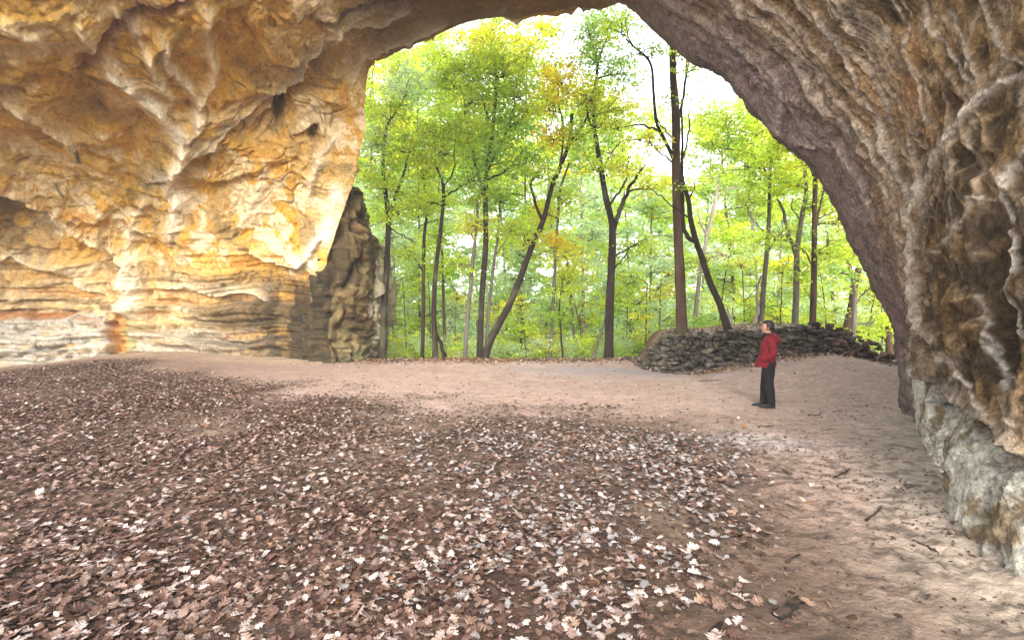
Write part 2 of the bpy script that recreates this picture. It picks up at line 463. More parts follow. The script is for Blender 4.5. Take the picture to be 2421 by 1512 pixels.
def build_cave():
    ls = np.array([a[0] for a in LIP])
    lp = np.array([PT(*a[1:]) for a in LIP])
    # denser sampling where the lip has detail
    u = np.linspace(0, 18, NU)
    idx = np.interp(u, ls, np.arange(len(ls)))
    L = catmull_at(lp, idx)
    rings = [L]
    for R in (R1, R2):
        rings.append(catmull_at(np.array([PT(*p) for p in R]), u))
    rings.append(catmull_at(np.array(R3, float), u))
    cen = np.array([2.0, 0, 1.0])
    out = L - cen
    out[:, 1] = 0
    out /= np.linalg.norm(out, axis=1)[:, None]
    E1 = L + out * 0.5 + np.array([0, 0.9, 0])
    E2 = L + out * 6.5 + np.array([0, 2.2, 0])
    ctl = np.stack(rings)                                    # (4,NU,3)
    P = np.zeros((NU, NV, 3))
    U = np.repeat(u[:, None], NV, 1)
    Vv = np.repeat(VS[None], NU, 0)
    for j, v in enumerate(VS):
        if v < -1:
            P[:, j] = E1 + (E2 - E1) * (-v - 1)
        elif v < 0:
            P[:, j] = L + (E1 - L) * (-v)
        else:
            i = min(int(v), 2)
            f = v - i
            p1, p2 = ctl[i], ctl[i + 1]
            p0 = ctl[i - 1] if i > 0 else 2 * p1 - p2
            p3 = ctl[i + 2] if i < 2 else 2 * p2 - p1
            P[:, j] = 0.5 * (2 * p1 + (p2 - p0) * f + (2 * p0 - 5 * p1 + 4 * p2 - p3) * f ** 2 + (3 * p1 - p0 - 3 * p2 + p3) * f ** 3)
    # smooth normals of the base surface, facing the inside of the cave
    du = np.gradient(P, axis=0)
    dv = np.gradient(P, axis=1)
    Nn = np.cross(du, dv)
    Nn /= np.linalg.norm(Nn, axis=2)[..., None] + 1e-9
    j0 = int(np.argmin(np.abs(VS - 1)))
    if ((np.array([0, 8, 3.0]) - P[NU // 4, j0]) * Nn[NU // 4, j0]).sum() < 0:
        Nn = -Nn
    p = P.reshape(-1, 3).astype(np.float32)
    n = Nn.reshape(-1, 3)
    uu = U.ravel()
    vv = Vv.ravel()
    yy = np.maximum(p[:, 1], 1.0)
    X = p[:, 0] / yy * F + 1210.5
    Y = 756 - (p[:, 2] - CAMZ) / yy * F
    # wobble of the traced lines so that they are not drawn with a pen
    wob = fbm(p * 1.6, 4, 91)
    wob2 = fbm(p * 1.6 + 50, 4, 97)
    infr = (vv > -0.3) & (vv < 2.25)
    wR = sstep(9.3, 11.2, uu)
    Xw = X + wob * (14 - 6 * wR)
    Yw = Y + wob2 * (14 - 6 * wR)
    nearf = 1 - 0.45 * wR * sstep(0.5, 1.8, vv)          # finer relief where the rock comes close
    wL = 1 - wR
    z = p[:, 2]
    warp = np.stack([fbm(p * 0.35, 3, 5), fbm(p * 0.35 + 9, 3, 6), fbm(p * 0.35 + 23, 3, 7)], -1)
    D = np.zeros(len(p))
    inner0 = sstep(0.1, 0.5, vv)
    # --- left: flaked facets with ridges between them
    q = (p + warp * 1.2)
    qa = np.stack([q[:, 0] * 0.42 + q[:, 2] * 0.25, q[:, 1] * 0.45, q[:, 2] * 0.5 - q[:, 0] * 0.12], -1)
    f1, f2, cid = worley(qa, 3)
    e1 = f2 - f1
    lowz = 1 - sstep(2.0, 5.0, z)
    D += wL * (1 - 0.6 * lowz) * (0.10 * (1 - np.minimum(e1 * 3, 1)) + 0.46 * (cid - 0.5) * np.minimum(e1 * 9, 1) + 0.22 * (f1 - .5) * (0.5 - cid))
    g1, g2, gid = worley(qa * np.array([2.3, 2.3, 3.2]) + warp * .6 + 4.1, 13)
    e2 = g2 - g1
    D += wL * (0.17 * (gid - 0.5) * np.minimum(e2 * 9, 1) + 0.1 * (g1 - .5) * (0.5 - gid))
    m1, m2, mid_ = worley(qa * np.array([6.5, 6.5, 10]) + warp * 1.5 + 9.1, 17)
    D += wL * 0.11 * (mid_ - 0.5) * np.minimum((m2 - m1) * 7, 1) * sstep(-.3, .2, fbm(p * .7, 2, 73))
    cr1, cr2, _ = worley(qa * np.array([1.5, 1.5, 2.4]) + warp * .35 + 31, 19)
    crack = np.exp(-((cr2 - cr1) / .030) ** 2) * sstep(0.0, .25, fbm(p * .6 + 60, 3, 75))
    D -= wL * 0.10 * crack
    dg = z * 0.8 - p[:, 0] * 0.55 + warp[:, 0] * 1.4
    bandR = noise(np.stack([vv * 9 + warp[:, 0] * 1.2, uu * .35, 0 * vv], -1), 47) + .6 * noise(np.stack([vv * 21 + warp[:, 1] * 2, uu * .5, 0 * vv], -1), 48)
    D += wR * nearf * inner0 * .055 * bandR
    dgn = noise(np.stack([dg * 4.2, p[:, 1] * .4, (z + p[:, 0]) * .25], -1), 45) + .6 * noise(np.stack([dg * 9, p[:, 1] * .5, (z + p[:, 0]) * .4], -1), 46)
    D += wL * 0.11 * dgn * (1 - lowz) * sstep(-.5, .3, fbm(p * .45 + 20, 2, 76))
    # bedding: ledges that get stronger towards the foot of the wall
    bz = z * 1.55 + warp[:, 2] * 0.9 + 0.06 * p[:, 0]
    saw = bz - np.floor(bz)
    amp = 0.16 + 0.16 * noise(np.stack([p[:, 0] * 0.3, np.floor(bz) * 3.7, p[:, 1] * .2], -1), 31)
    led = np.where(saw < 0.86, saw / 0.86, (1 - saw) / 0.14)
    D += wL * (0.25 + 0.75 * lowz) * amp * led * 2.0
    thin = noise(np.stack([p[:, 0] * 0.7, p[:, 1] * 0.7, z * 9 + warp[:, 2] * 3], -1), 41) + 0.6 * noise(
        np.stack([p[:, 0] * 1.2, p[:, 1] * 1.2, z * 19 + warp[:, 2] * 5], -1), 42)
    D += wL * (0.2 + 0.8 * lowz) * 0.10 * thin
    D += wL * (0.20 * fbm(p * 0.55, 3, 51) + 0.08 * fbm(p * 2.1 + warp * 2, 6, 52, 0.62) - 0.10 * ridged(p * 1.7 + warp * 2, 5, 55, .62))
    # --- right: tafoni, ridges stretched along the lip
    s_len = uu * 1.0
    rc = np.stack([s_len * 0.9 + warp[:, 0] * 0.7, vv * 5.2 + warp[:, 1] * 1.0 + 0.5 * fbm(p * .9, 3, 8), warp[:, 2] * 0.5], -1)
    rg = ridged(rc, 3, 61, 0.55)
    rg2 = ridged(rc * np.array([2.2, 2.4, 1]) + 3, 3, 62, 0.6)
    h1, h2, hid = worley(np.stack([p[:, 0], p[:, 1], p[:, 2] * 0.7], -1) * 2.2 + warp * 2.5, 23)
    pit = sstep(0.42, 0.1, h1)
    k1, k2, kid = worley(np.stack([p[:, 0], p[:, 1], p[:, 2] * 0.6], -1) * 6.5 + warp * 3, 29)
    pit2 = sstep(0.40, 0.08, k1)
    inner = sstep(0.35, 1.0, vv)
    hc = np.stack([uu * 0.72 + warp[:, 0] * 0.5, vv * 5.4 + warp[:, 1] * 1.0, 0.3 * warp[:, 2]], -1)
    a1, a2, aid = worley(hc, 64)
    ea = a2 - a1
    b1, b2, bid = worley(hc * np.array([2.6, 2.3, 1]) + warp * .6 + 3, 65)
    eb = b2 - b1
    c1_, c2_, cid_ = worley(hc * np.array([6.5, 5.2, 1]) + warp + 8, 66)
    ec = c2_ - c1_
    web = np.maximum(np.exp(-(ea / .10) ** 2), 0.75 * np.exp(-(eb / .11) ** 2) * sstep(-.3, .15, fbm(p * .8, 2, 67)))
    web = np.maximum(web, 0.45 * np.exp(-(ec / .13) ** 2) * sstep(-.1, .3, fbm(p * .9 + 4, 2, 68)))
    D += wR * (0.25 + 0.75 * inner) * nearf * (-0.030 * np.minimum(ea * 6, 1) - 0.028 * np.minimum(eb * 6, 1) - 0.02 * np.minimum(ec * 5, 1) + 0.06 + 0.24 * (aid - .5) * np.minimum(ea * 4, 1) + 0.07 * (bid - .5) * np.minimum(eb * 6, 1)
         - 0.045 * (ridged(p * 3.4 + warp * 1.5, 5, 63, .62) - .5))
    pitm = sstep(-0.1, 0.4, fbm(p * 0.8, 3, 71))
    D -= wR * nearf * (0.09 * pit * (0.4 + 0.6 * pitm) + 0.06 * pit2 * (0.3 + 0.7 * inner))
    D += wR * nearf * (0.16 * fbm(p * 0.7, 3, 53) + 0.11 * fbm(p * 2.4 + warp, 6, 54, 0.64))
    D -= wL * 0.16 * sstep(0.30, 0.12, h1) * sstep(-0.05, 0.2, fbm(p * .9, 3, 72)) * (hid > .4)
    D -= wL * 0.12 * sstep(0.28, 0.14, k1) * sstep(-0.1, 0.2, fbm(p * 1.1 + 7, 3, 74)) * (kid > .55)
    # near the lip keep the outline
    # --- traced ridges, ledges, grooves, hollows
    pale = np.zeros(len(p))
    rust = np.zeros(len(p))
    dark = np.zeros(len(p))
    for ir, (pts, w, h, cw) in enumerate(RIDGES):
        if ir >= 12: w = w * .6; h = h * .20
        else: h = h * 1.25
        d, sd, par = poly_dist(Xw, Yw, pts)
        endf = sstep(-0.02, 0.08, par) * sstep(1.02, 0.92, par)
        if h > 0.07:
            prof = np.exp(-(d / w) ** 2) * 0.55 + 0.45 * np.exp(-d / (w * 2.2))
        else:
            prof = np.exp(-(d / w) ** 2)
        D += np.where(infr, h * prof * endf, 0)
        pale = np.maximum(pale, np.where(infr, cw * np.exp(-(d / (w * (1.25 if ir < 12 else 1.0))) ** 2) * endf, 0))
    for pts, dep, fall in LEDGES:
        d, sd, par = poly_dist(Xw, Yw, pts)
        endf = sstep(-0.02, 0.1, par) * sstep(1.02, 0.9, par)
        prof = np.where(sd > 0, np.exp(-d / fall) * sstep(0, 5, d), 0)
        edge = np.where(sd <= 0, np.exp(-d / 14.0), np.exp(-d / 3.0))
        D += np.where(infr, (-dep * prof + 0.25 * dep * edge) * endf, 0)
        pale = np.maximum(pale, np.where(infr, 0.5 * edge * endf, 0))
    for pts, w, dep, cw, ci in GROOVES:
        d, sd, par = poly_dist(Xw, Yw, pts)
        endf = sstep(-0.02, 0.08, par) * sstep(1.02, 0.92, par)
        D -= np.where(infr, dep * np.exp(-(d / w) ** 2) * endf, 0)
        wgt = np.where(infr, cw * np.exp(-(d / (w * 1.6)) ** 2) * endf, 0)
        if ci == 0: rust = np.maximum(rust, wgt)
        else: dark = np.maximum(dark, wgt * 0.7)
    for cx, cy, rx, ry, dep, dk in HOLLOWS:
        r = np.hypot((Xw - cx) / rx, (Yw - cy) / ry)
        t = np.where(infr, sstep(1.35, 0.35, r), 0)
        D -= dep * t * np.where(cx > 1300, .38, 1.0)
        dark = np.maximum(dark, dk * t)
    # pale block that stands out at the foot of the left wall
    blk = sstep(744, 750, Yw + 0.04 * X - 6) * sstep(268, 262, Xw) + sstep(775, 782, Yw) * sstep(316, 324, Xw) * sstep(700, 420, Xw) * 0.6
    blk = np.where(infr, np.clip(blk, 0, 1), 0) * wL
    D += 0.22 * blk * (1 - 0.3 * sstep(186, 178, Xw) * 0) + 0.12 * blk * (Xw < 180)
    bz_ = np.where(infr & (uu > 15.5), 1, 0) * sstep(2.2, 1.2, z)
    D += bz_ * (0.07 * fbm(p * np.array([4.2, 4.2, 2.2]), 6, 81, .7) - 0.03 * sstep(.36, .1, k1) - 0.04 * (ridged(np.stack([p[:, 0] * 2.2 + z * .8, p[:, 1] * 2.2 + z * .8, z * .9], -1), 4, 82, .6) - .5))
    # keep the outline of the opening close to the traced one
    D -= 0.12 * wL
    D *= 0.14 + 0.86 * sstep(-0.02, 0.28, np.abs(vv))
    D *= 1 - sstep(6.6, 7.4, uu) * sstep(11.2, 10.2, uu) * sstep(.7, .2, np.abs(vv)) * .8
    D = np.where(vv > 2.3, D * 0.8, D)
    newp = p + n * D[:, None]
    # --- mineral colours of the stone, plus painted brightening (by position on the rock)
    c_gold = np.array([0.62, 0.345, 0.060]); c_och = np.array([0.50, 0.215, 0.024]); c_tan = np.array([0.56, 0.375, 0.145])
    c_cream = np.array([0.74, 0.60, 0.37]); c_grey = np.array([0.20, 0.135, 0.055]); c_dark = np.array([0.10, 0.075, 0.04])
    c_rust = np.array([0.30, 0.105, 0.025])
    n1 = fbm(p * 0.5 + warp, 4, 101)
    n2 = fbm(p * 1.3 + warp, 5, 102, 0.6)
    n3 = fbm(p * 4.5, 5, 103, 0.65)
    n5 = fbm(p * 11, 4, 107, 0.7)
    n4 = fbm(p * 1.0 + 40 + warp, 4, 104)
    str_ = noise(np.stack([p[:, 0] * 0.3, p[:, 1] * 0.3, z * 5 + warp[:, 2] * 2], -1), 105) + 0.5 * n3
    cl = mixc(c_gold, c_tan, sstep(-0.12, 0.12, n1 + 0.35 * n3 + .5 * (gid - .5)))
    cl = mixc(cl, c_och, 0.65 * sstep(0.12, 0.30, n2 + 0.3 * n3 + .35 * (cid - .5)))
    cl = mixc(cl, c_cream, 0.85 * sstep(0.16, 0.34, n4 + 0.45 * n3 + .4 * (gid - .5)))
    cl = mixc(cl, c_grey * 1.1, 0.65 * sstep(0.24, 0.40, -n4 + 0.5 * n3 + .3 * (mid_ - .5)))
    upl = sstep(520, 300, Y) * sstep(900, 500, X)          # the more golden upper left, brightened to make up for weak light
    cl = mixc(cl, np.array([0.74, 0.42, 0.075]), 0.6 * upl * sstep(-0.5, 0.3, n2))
    low = 1 - sstep(1.8, 4.6, z)
    cl = mixc(cl, mixc(c_cream, np.array([0.32, 0.23, 0.125]), sstep(-.3, .3, n3)), 0.8 * low * sstep(760, 380, X))
    cl = mixc(cl, c_grey, 0.8 * low * sstep(0.0, 0.3, str_))
    cl = mixc(cl, c_och, 0.55 * low * sstep(0.25, 0.6, -str_))
    dm, sdm, parm = poly_dist(Xw, Yw, [(328,457),(469,364),(586,281),(674,223),(762,117),(887,35),(1100,10)])
    cl = mixc(cl, c_grey, np.where(infr, 0.8 * np.exp(-(dm / 38) ** 2) * sstep(-0.35, 0.25, n3 + n2), 0))
    cl = mixc(cl, c_grey * 0.8, np.where(infr, 0.75 * sstep(90, 20, np.hypot((X - 40) / 1.6, Y - 530)) * sstep(-.3, .3, n3), 0))
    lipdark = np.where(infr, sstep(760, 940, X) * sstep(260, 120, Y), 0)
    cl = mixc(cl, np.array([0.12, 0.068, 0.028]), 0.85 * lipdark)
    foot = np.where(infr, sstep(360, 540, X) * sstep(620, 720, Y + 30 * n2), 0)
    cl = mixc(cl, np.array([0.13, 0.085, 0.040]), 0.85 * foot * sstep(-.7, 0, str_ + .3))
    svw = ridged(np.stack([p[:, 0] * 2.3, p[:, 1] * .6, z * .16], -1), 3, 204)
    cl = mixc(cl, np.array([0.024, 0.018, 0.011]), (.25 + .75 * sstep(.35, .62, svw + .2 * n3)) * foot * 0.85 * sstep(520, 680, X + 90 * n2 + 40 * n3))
    cl = mixc(cl, np.array([0.37, 0.34, 0.28]), 0.95 * blk * sstep(-0.75, 0.0, n3 - 0.5 * (str_ > 0.55)))
    nch = sstep(1.3, 0.6, np.hypot((Xw - 290) / 26, (Yw - 790) / 46)) * infr
    cl = mixc(cl, mixc(np.array([0.42, 0.22, 0.06]), np.array([0.25, 0.25, 0.12]), sstep(-.1, .2, (X - 292) / 60 + n3 * .5)), nch)
    # right
    c_mau = np.array([0.205, 0.148, 0.135]); c_tanr = np.array([0.27, 0.165, 0.070]); c_brn = np.array([0.14, 0.076, 0.028])
    c_pal = np.array([0.62, 0.53, 0.43]); c_or = np.array([0.32, 0.15, 0.045])
    cr = mixc(c_mau, c_tanr, sstep(0.15, 1.2, vv + 0.35 * n2))
    cr = mixc(cr, c_pal * .8, 0.45 * sstep(.25, .8, bandR) * inner0)
    cr = mixc(cr, c_brn, 0.6 * sstep(0.0, 0.45, n2 + .3 * n3) * sstep(0.4, 1.0, vv))
    cr = mixc(cr, c_or, 0.55 * np.where(infr, sstep(170, 60, np.hypot(X - 2190, (Y - 190) * 0.8)), 0) * sstep(-.3, .3, n2))
    cr = mixc(cr, np.array([0.40, 0.30, 0.21]), 0.75 * web ** 1.5 * sstep(-.4, .2, n2 + .4 * n3) * sstep(.2, .8, vv))
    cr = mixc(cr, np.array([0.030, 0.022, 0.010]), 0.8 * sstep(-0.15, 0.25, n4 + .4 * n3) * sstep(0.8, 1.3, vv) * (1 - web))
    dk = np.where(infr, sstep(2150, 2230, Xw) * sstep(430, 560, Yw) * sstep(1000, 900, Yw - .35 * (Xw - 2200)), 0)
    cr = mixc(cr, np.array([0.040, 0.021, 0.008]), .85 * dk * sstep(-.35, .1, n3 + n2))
    cr = mixc(cr, np.array([0.20, 0.15, 0.13]), 0.4 * sstep(0.1, 0.5, n4 + 0.5 * n3) * sstep(0.9, 0.2, vv))
    dL, sL, pL = poly_dist(Xw, Yw, LEDGES[10][0])
    basez = np.where(infr & (uu > 15.5), sstep(-6, 42, np.sign(sL) * dL + 26 * n2 + 20 * n3) * sstep(790, 850, Y), 0)
    cr = mixc(cr, mixc(np.array([0.62, 0.585, 0.49]), np.array([0.24, 0.18, 0.11]), sstep(0.0, 0.22, noise(np.stack([p[:, 0] * 3, p[:, 1] * 3, z * 1.1], -1), 108) * .8 + .7 * n3)), 0.9 * basez)
    cr = mixc(cr, np.array([0.12, 0.125, 0.14]), np.where(infr, 0.8 * sstep(1.2, 0.5, np.hypot((Xw - 2222) / 14, (Yw - 955) / 6)), 0))
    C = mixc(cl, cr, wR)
    C = mixc(C, np.array([0.16, 0.085, 0.03]), 0.4 * crack * wL)
    C = mixc(C, c_rust, rust * 0.8)
    C = mixc(C, np.array([0.035, 0.024, 0.013]), dark * 0.85)
    C = mixc(C, np.where(wR[:, None] > 0.5, c_pal * .85, np.array([0.86, 0.76, 0.56])), pale * 0.95 * sstep(-0.7, 0.1, n3 + 0.3))
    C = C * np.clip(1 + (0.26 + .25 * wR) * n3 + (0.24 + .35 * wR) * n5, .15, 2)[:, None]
    return newp.reshape(NU, NV, 3), C.reshape(NU, NV, 3), u

def cave_parts():
    P, C, u = build_cave()
    root = empty('cave_rock', (0, 12, 0))
    tag(root, 'sandstone cave rock arching over the whole view, golden left, grey brown right', 'cave')
    cuts = [0, int(np.searchsorted(u, 6.2)), int(np.searchsorted(u, 10.05)), NU - 1]
    info = [('rock_wall', 'golden banded wall with a pale foot and white branching ridges'),
            ('rock_roof', 'brown overhanging roof along the top of the opening'),
            ('rock_wall', 'grey and brown overhanging wall with pitted pale ridges')]
    # normals of the whole surface, so that the cuts do not show
    for k in range(3):
        a, b = cuts[k], cuts[k + 1] + 1
        Pk, Ck = P[a:b], C[a:b]
        nn = b - a
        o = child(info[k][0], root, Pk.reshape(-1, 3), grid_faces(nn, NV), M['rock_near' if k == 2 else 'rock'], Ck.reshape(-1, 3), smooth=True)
        o['label'] = info[k][1]
        if k:
            o.name = info[k][0]
    return P

# ------------------------------------------------------------------ free standing buttresses beside the opening
def buttress(name, label, outline_l, outline_r, d, thick, back, colf, seed):
    """a rock pillar: left and right outline traced at distance d, rounded front, real thickness behind"""
    ny, nt = 260, 200
    top, bot = outline_l[0][1], outline_l[-1][1]
    Ys = np.linspace(top, bot, ny)
    l = np.interp(Ys, [a[1] for a in outline_l], [a[0] for a in outline_l])
    r = np.interp(Ys, [a[1] for a in outline_r], [a[0] for a in outline_r])
    th = np.linspace(0, 2 * np.pi, nt, endpoint=False)
    z = CAMZ - (Ys - 756) / F * d
    xl = (l - 1210.5) / F * d
    xr = (r - 1210.5) / F * d
    cx, hw = (xl + xr) / 2, (xr - xl) / 2
    co, si = np.cos(th), np.sin(th)
    sq = lambda a: np.sign(a) * np.abs(a) ** 0.75
    Px = cx[:, None] + hw[:, None] * sq(co)[None]
    Py = d + back + thick * sq(si)[None] * np.ones((ny, 1)) * np.minimum(1, hw / hw.max() + 0.25)[:, None]
    Pz = np.repeat(z[:, None], nt, 1)
    p = np.stack([Px, Py, Pz], -1).reshape(-1, 3)
    n = np.stack([np.tile(co, ny), np.tile(si, ny), np.zeros(ny * nt)], -1)
    w = np.stack([fbm(p * 0.5, 3, seed), fbm(p * 0.5 + 5, 3, seed + 1), fbm(p * .5 + 11, 3, seed + 2)], -1)
    f1, f2, cid = worley(np.stack([p[:, 0] * 0.9, p[:, 1] * 0.9, p[:, 2] * 0.55], -1) + w, seed + 3)
    e = np.minimum((f2 - f1) * 4, 1)
    D = 0.42 * (cid - 0.5) * e - 0.22 * (1 - e) + 0.18 * fbm(p * 2.2, 6, seed + 4, .64)
    bz = p[:, 2] * 2.3 + w[:, 2] * 1.2
    sw = bz - np.floor(bz)
    D += 0.12 * np.where(sw < .85, sw / .85, (1 - sw) / .15) * sstep(3.5, 1.0, p[:, 2])
    D += 0.05 * noise(np.stack([p[:, 0], p[:, 1], p[:, 2] * 9], -1), seed + 5)
    # vertical flutes
    D -= 0.40 * sstep(0.5, 0.9, ridged(np.stack([p[:, 0] * 1.1 + w[:, 0], p[:, 1] * .5, p[:, 2] * 0.18], -1), 2, seed + 6))
    p2 = p + n * D[:, None]
    # close the top
    V = np.vstack([p2, [[cx[0], d + back, z[0] + 0.1]]])
    j = np.arange(nt)
    capf = np.stack([j, (j + 1) % nt, np.full(nt, ny * nt)], -1)
    C = colf(p, w)
    C = np.vstack([C, C[:1]])
    loc = (float(cx[-1]), d + back, 0)
    o = make_mesh(name, V - np.array(loc), [grid_faces(ny, nt, True), capf], M['rock'], C)
    o.location = loc
    return tag(o, label, 'rock')

def build_buttresses():
    def col_b(p, w):
        n2 = fbm(p * 1.2 + w, 5, 201, .6); n3 = fbm(p * 4, 4, 202, .65)
        c = mixc(np.array([0.10, 0.066, 0.028]), np.array([0.26, 0.165, 0.07]), sstep(-.2, .4, n2))
        stk = ridged(np.stack([p[:, 0] * 1.4 + w[:, 0], p[:, 1] * 1.0, p[:, 2] * .1], -1), 3, 203)
        X = p[:, 0] / p[:, 1] * F + 1210.5
        c = mixc(c, np.array([0.022, 0.016, 0.010]), 0.95 * sstep(0.36, 0.62, stk + .15 * n3) * sstep(5.2, 3.2, p[:, 2]) * sstep(845, 790, X))
        Yp = 756 - (p[:, 2] - CAMZ) / p[:, 1] * F
        c = mixc(c, np.array([0.34, 0.17, 0.06]), 0.6 * sstep(.15, .5, n2 + .3 * n3) * sstep(800, 840, X))
        c = mixc(c, np.array([0.15, 0.145, 0.06]), 0.5 * sstep(.0, .4, n3 + n2))
        c = mixc(c, np.array([0.22, 0.215, 0.11]), 0.5 * sstep(1.4, .2, p[:, 2]) * sstep(780, 840, X))
        sv = ridged(np.stack([p[:, 0] * 2.3, p[:, 1] * .6, p[:, 2] * .16], -1), 3, 204)
        stn = np.clip((.25 + .75 * sstep(.35, .62, sv + .2 * n3)) * sstep(835, 775, X + 45 * n2) * sstep(520, 660, Yp + 60 * n2) + .8 * sstep(.50, .62, stk + .2 * n3) * sstep(480, 620, Yp) * sstep(860, 835, X), 0, 1)
        c = mixc(c, np.array([0.028, 0.021, 0.013]), .85 * stn * (.55 + .45 * sstep(-.5, 0, n3)))
        return c * .72 * (1 + .35 * n3)[:, None]
    def col_c(p, w):
        n2 = fbm(p * 1.2 + w, 5, 211, .6); n3 = fbm(p * 4, 4, 212, .65)
        c = mixc(np.array([0.34, 0.29, 0.20]), np.array([0.26, 0.25, 0.14]), sstep(-.2, .4, n2))
        c = mixc(c, np.array([0.14, 0.115, 0.06]), .6 * sstep(.1, .5, n3 - n2))
        c = mixc(c, np.array([0.50, 0.32, 0.17]), .6 * sstep(.2, .55, n2))
        return c * (1 + .3 * n3)[:, None]
    buttress('rock_buttress', 'dark streaked mossy rock buttress at the left edge of the cave mouth',
             [(770,432),(740,470),(735,520),(732,570),(716,620),(702,680),(694,740),(690,800),(690,890)],
             [(838,436),(852,470),(853,510),(868,540),(874,580),(868,640),(864,690),(856,740),(850,800),(842,850),(846,890)],
             19.3, 1.5, 1.15, col_b, 220)
    buttress('rock_outcrop', 'pale grey green layered outcrop behind the dark mossy buttress',
             [(850,572),(845,620),(840,700),(838,800),(836,890)],
             [(884,572),(902,600),(907,650),(905,700),(897,722),(894,770),(897,800),(886,840),(862,890)],
             21.0, 1.6, 1.2, col_c, 240)

# ------------------------------------------------------------------ ground
def edge_y(x):
    """the brink where the cave floor falls away to the ravine"""
    return np.interp(x, [-30, -12, -6, -2, 2, 4.5, 7, 10, 12, 30], [24, 23, 20.6, 20.3, 20.6, 21, 21.5, 20.5, 18.5, 17])

WALL_BASE = [(1508,868,18.4),(1545,878,17.0),(1590,884,16.0),(1680,880,15.7),(1800,868,15.5),(1900,846,15.3),(1960,834,15.2),(2030,838,15.0),(2090,850,14.7),(2135,862,14.4)]
WALL_TOP = [(1540,835,18.6),(1575,800,17.6),(1620,790,16.7),(1700,788,16.4),(1800,783,16.2),(1880,772,16.0),(1940,771,15.8),(1990,782,15.6),(2060,808,15.2),(2138,856,14.5)]
WB = np.array([PT(*a) for a in WALL_BASE])
WT = np.array([PT(*a) for a in WALL_TOP])

def base_ground(x, y):
    x = np.asarray(x, float); y = np.asarray(y, float)
    p = np.stack([x.ravel(), y.ravel(), 0 * x.ravel()], -1)
    z = 0.06 * fbm(p * 0.35, 3, 301).reshape(x.shape)
    # bank of earth against the left wall
    z = z + 0.46 * np.exp(-((x + 13.2) / 4.2) ** 2 - ((y - 19.6) / 2.6) ** 2)
    z = z - 0.12 * np.exp(-((x + 19.5) / 3.0) ** 2 - ((y - 17) / 4) ** 2)
    # sand rising to the right towards the dry stone wall and the rock
    z = z + 0.50 * sstep(5.2, 9.2, x) * sstep(9.5, 14.6, y) * sstep(30, 22, y)
    z = z + 0.16 * sstep(4.8, 9.2, x) * sstep(6.0, 11.0, y)
    z = z + 0.16 * np.exp(-((x - 1.0) / 9) ** 2 - ((y - 19.8) / 1.6) ** 2) - 0.14
    z = z - 0.26 * sstep(9.0, 10.8, x) * sstep(11, 13.5, y) * sstep(24, 20, y)
    return z + 0.12 * sstep(4, 14, y) * 1.0

def ground_z(x, y):
    x = np.asarray(x, float); y = np.asarray(y, float)
    z = base_ground(x, y)
    # terrace of earth behind the wall
    sh = x.shape
    xf, yf = x.ravel(), y.ravel()
    ytop = np.interp(xf, WT[:, 0], WT[:, 1])
    ybase = np.interp(xf, WB[:, 0], WB[:, 1])
    ztop = np.interp(xf, WT[:, 0], WT[:, 2], left=-0.2, right=0.3)
    inx = sstep(5.1, 6.3, xf) * sstep(11.2, 10.6, xf)
    t = sstep(0, 1, (yf - ybase - 0.18) / np.maximum(ytop - ybase, 0.3))
    zb = z.ravel()
    ter = np.maximum(zb, zb + (ztop - 0.10 - zb) * t * inx)
    ter = ter + 0.14 * inx * sstep(0.3, 1.6, yf - ytop)
    z = ter.reshape(sh)
    # fall into the ravine and rise again on the far side
    e = edge_y(x)
    s = np.maximum(y - e, 0)
    drop = -0.42 * np.maximum(s - 0.25, 0) * sstep(0, 2.0, s)
    drop = np.maximum(drop, -6.5)
    far = 10 * sstep(48, 120, y) + 0.03 * np.maximum(y - 60, 0)
    z = z + drop + np.where(y > 30, far, 0)
    rough = fbm(np.stack([xf, yf, 0 * xf], -1) * 0.5, 4, 303).reshape(sh)
    return z + rough * 0.5 * sstep(1, 6, s)

def litter_density(x, y):
    """how thickly the dead leaves lie (0..1)"""
    n = fbm(np.stack([x, y, 0 * x], -1) * 0.6, 4, 311)
    n2 = fbm(np.stack([x, y, 0 * x], -1) * 2.1, 3, 312)
    ymax = np.interp(x, [-22, -14, -10, -5.9, -2.8, .7, 3.3, 5], [15.2, 16.8, 16.4, 13.6, 10.9, 9.6, 8.2, 7]) + n * 1.6
    xmax = np.interp(y, [0, 2.6, 3.7, 5.8, 8.2, 12], [-.8, -.1, .7, 1.9, 2.9, 3.2]) + n2 * 0.9
    d = sstep(1.2, -1.5, y - ymax) * sstep(1.5, -1.3, x - xmax)
    d = d * (0.70 + 0.8 * n + .25 * n2)
    return np.clip(d, 0, 1)

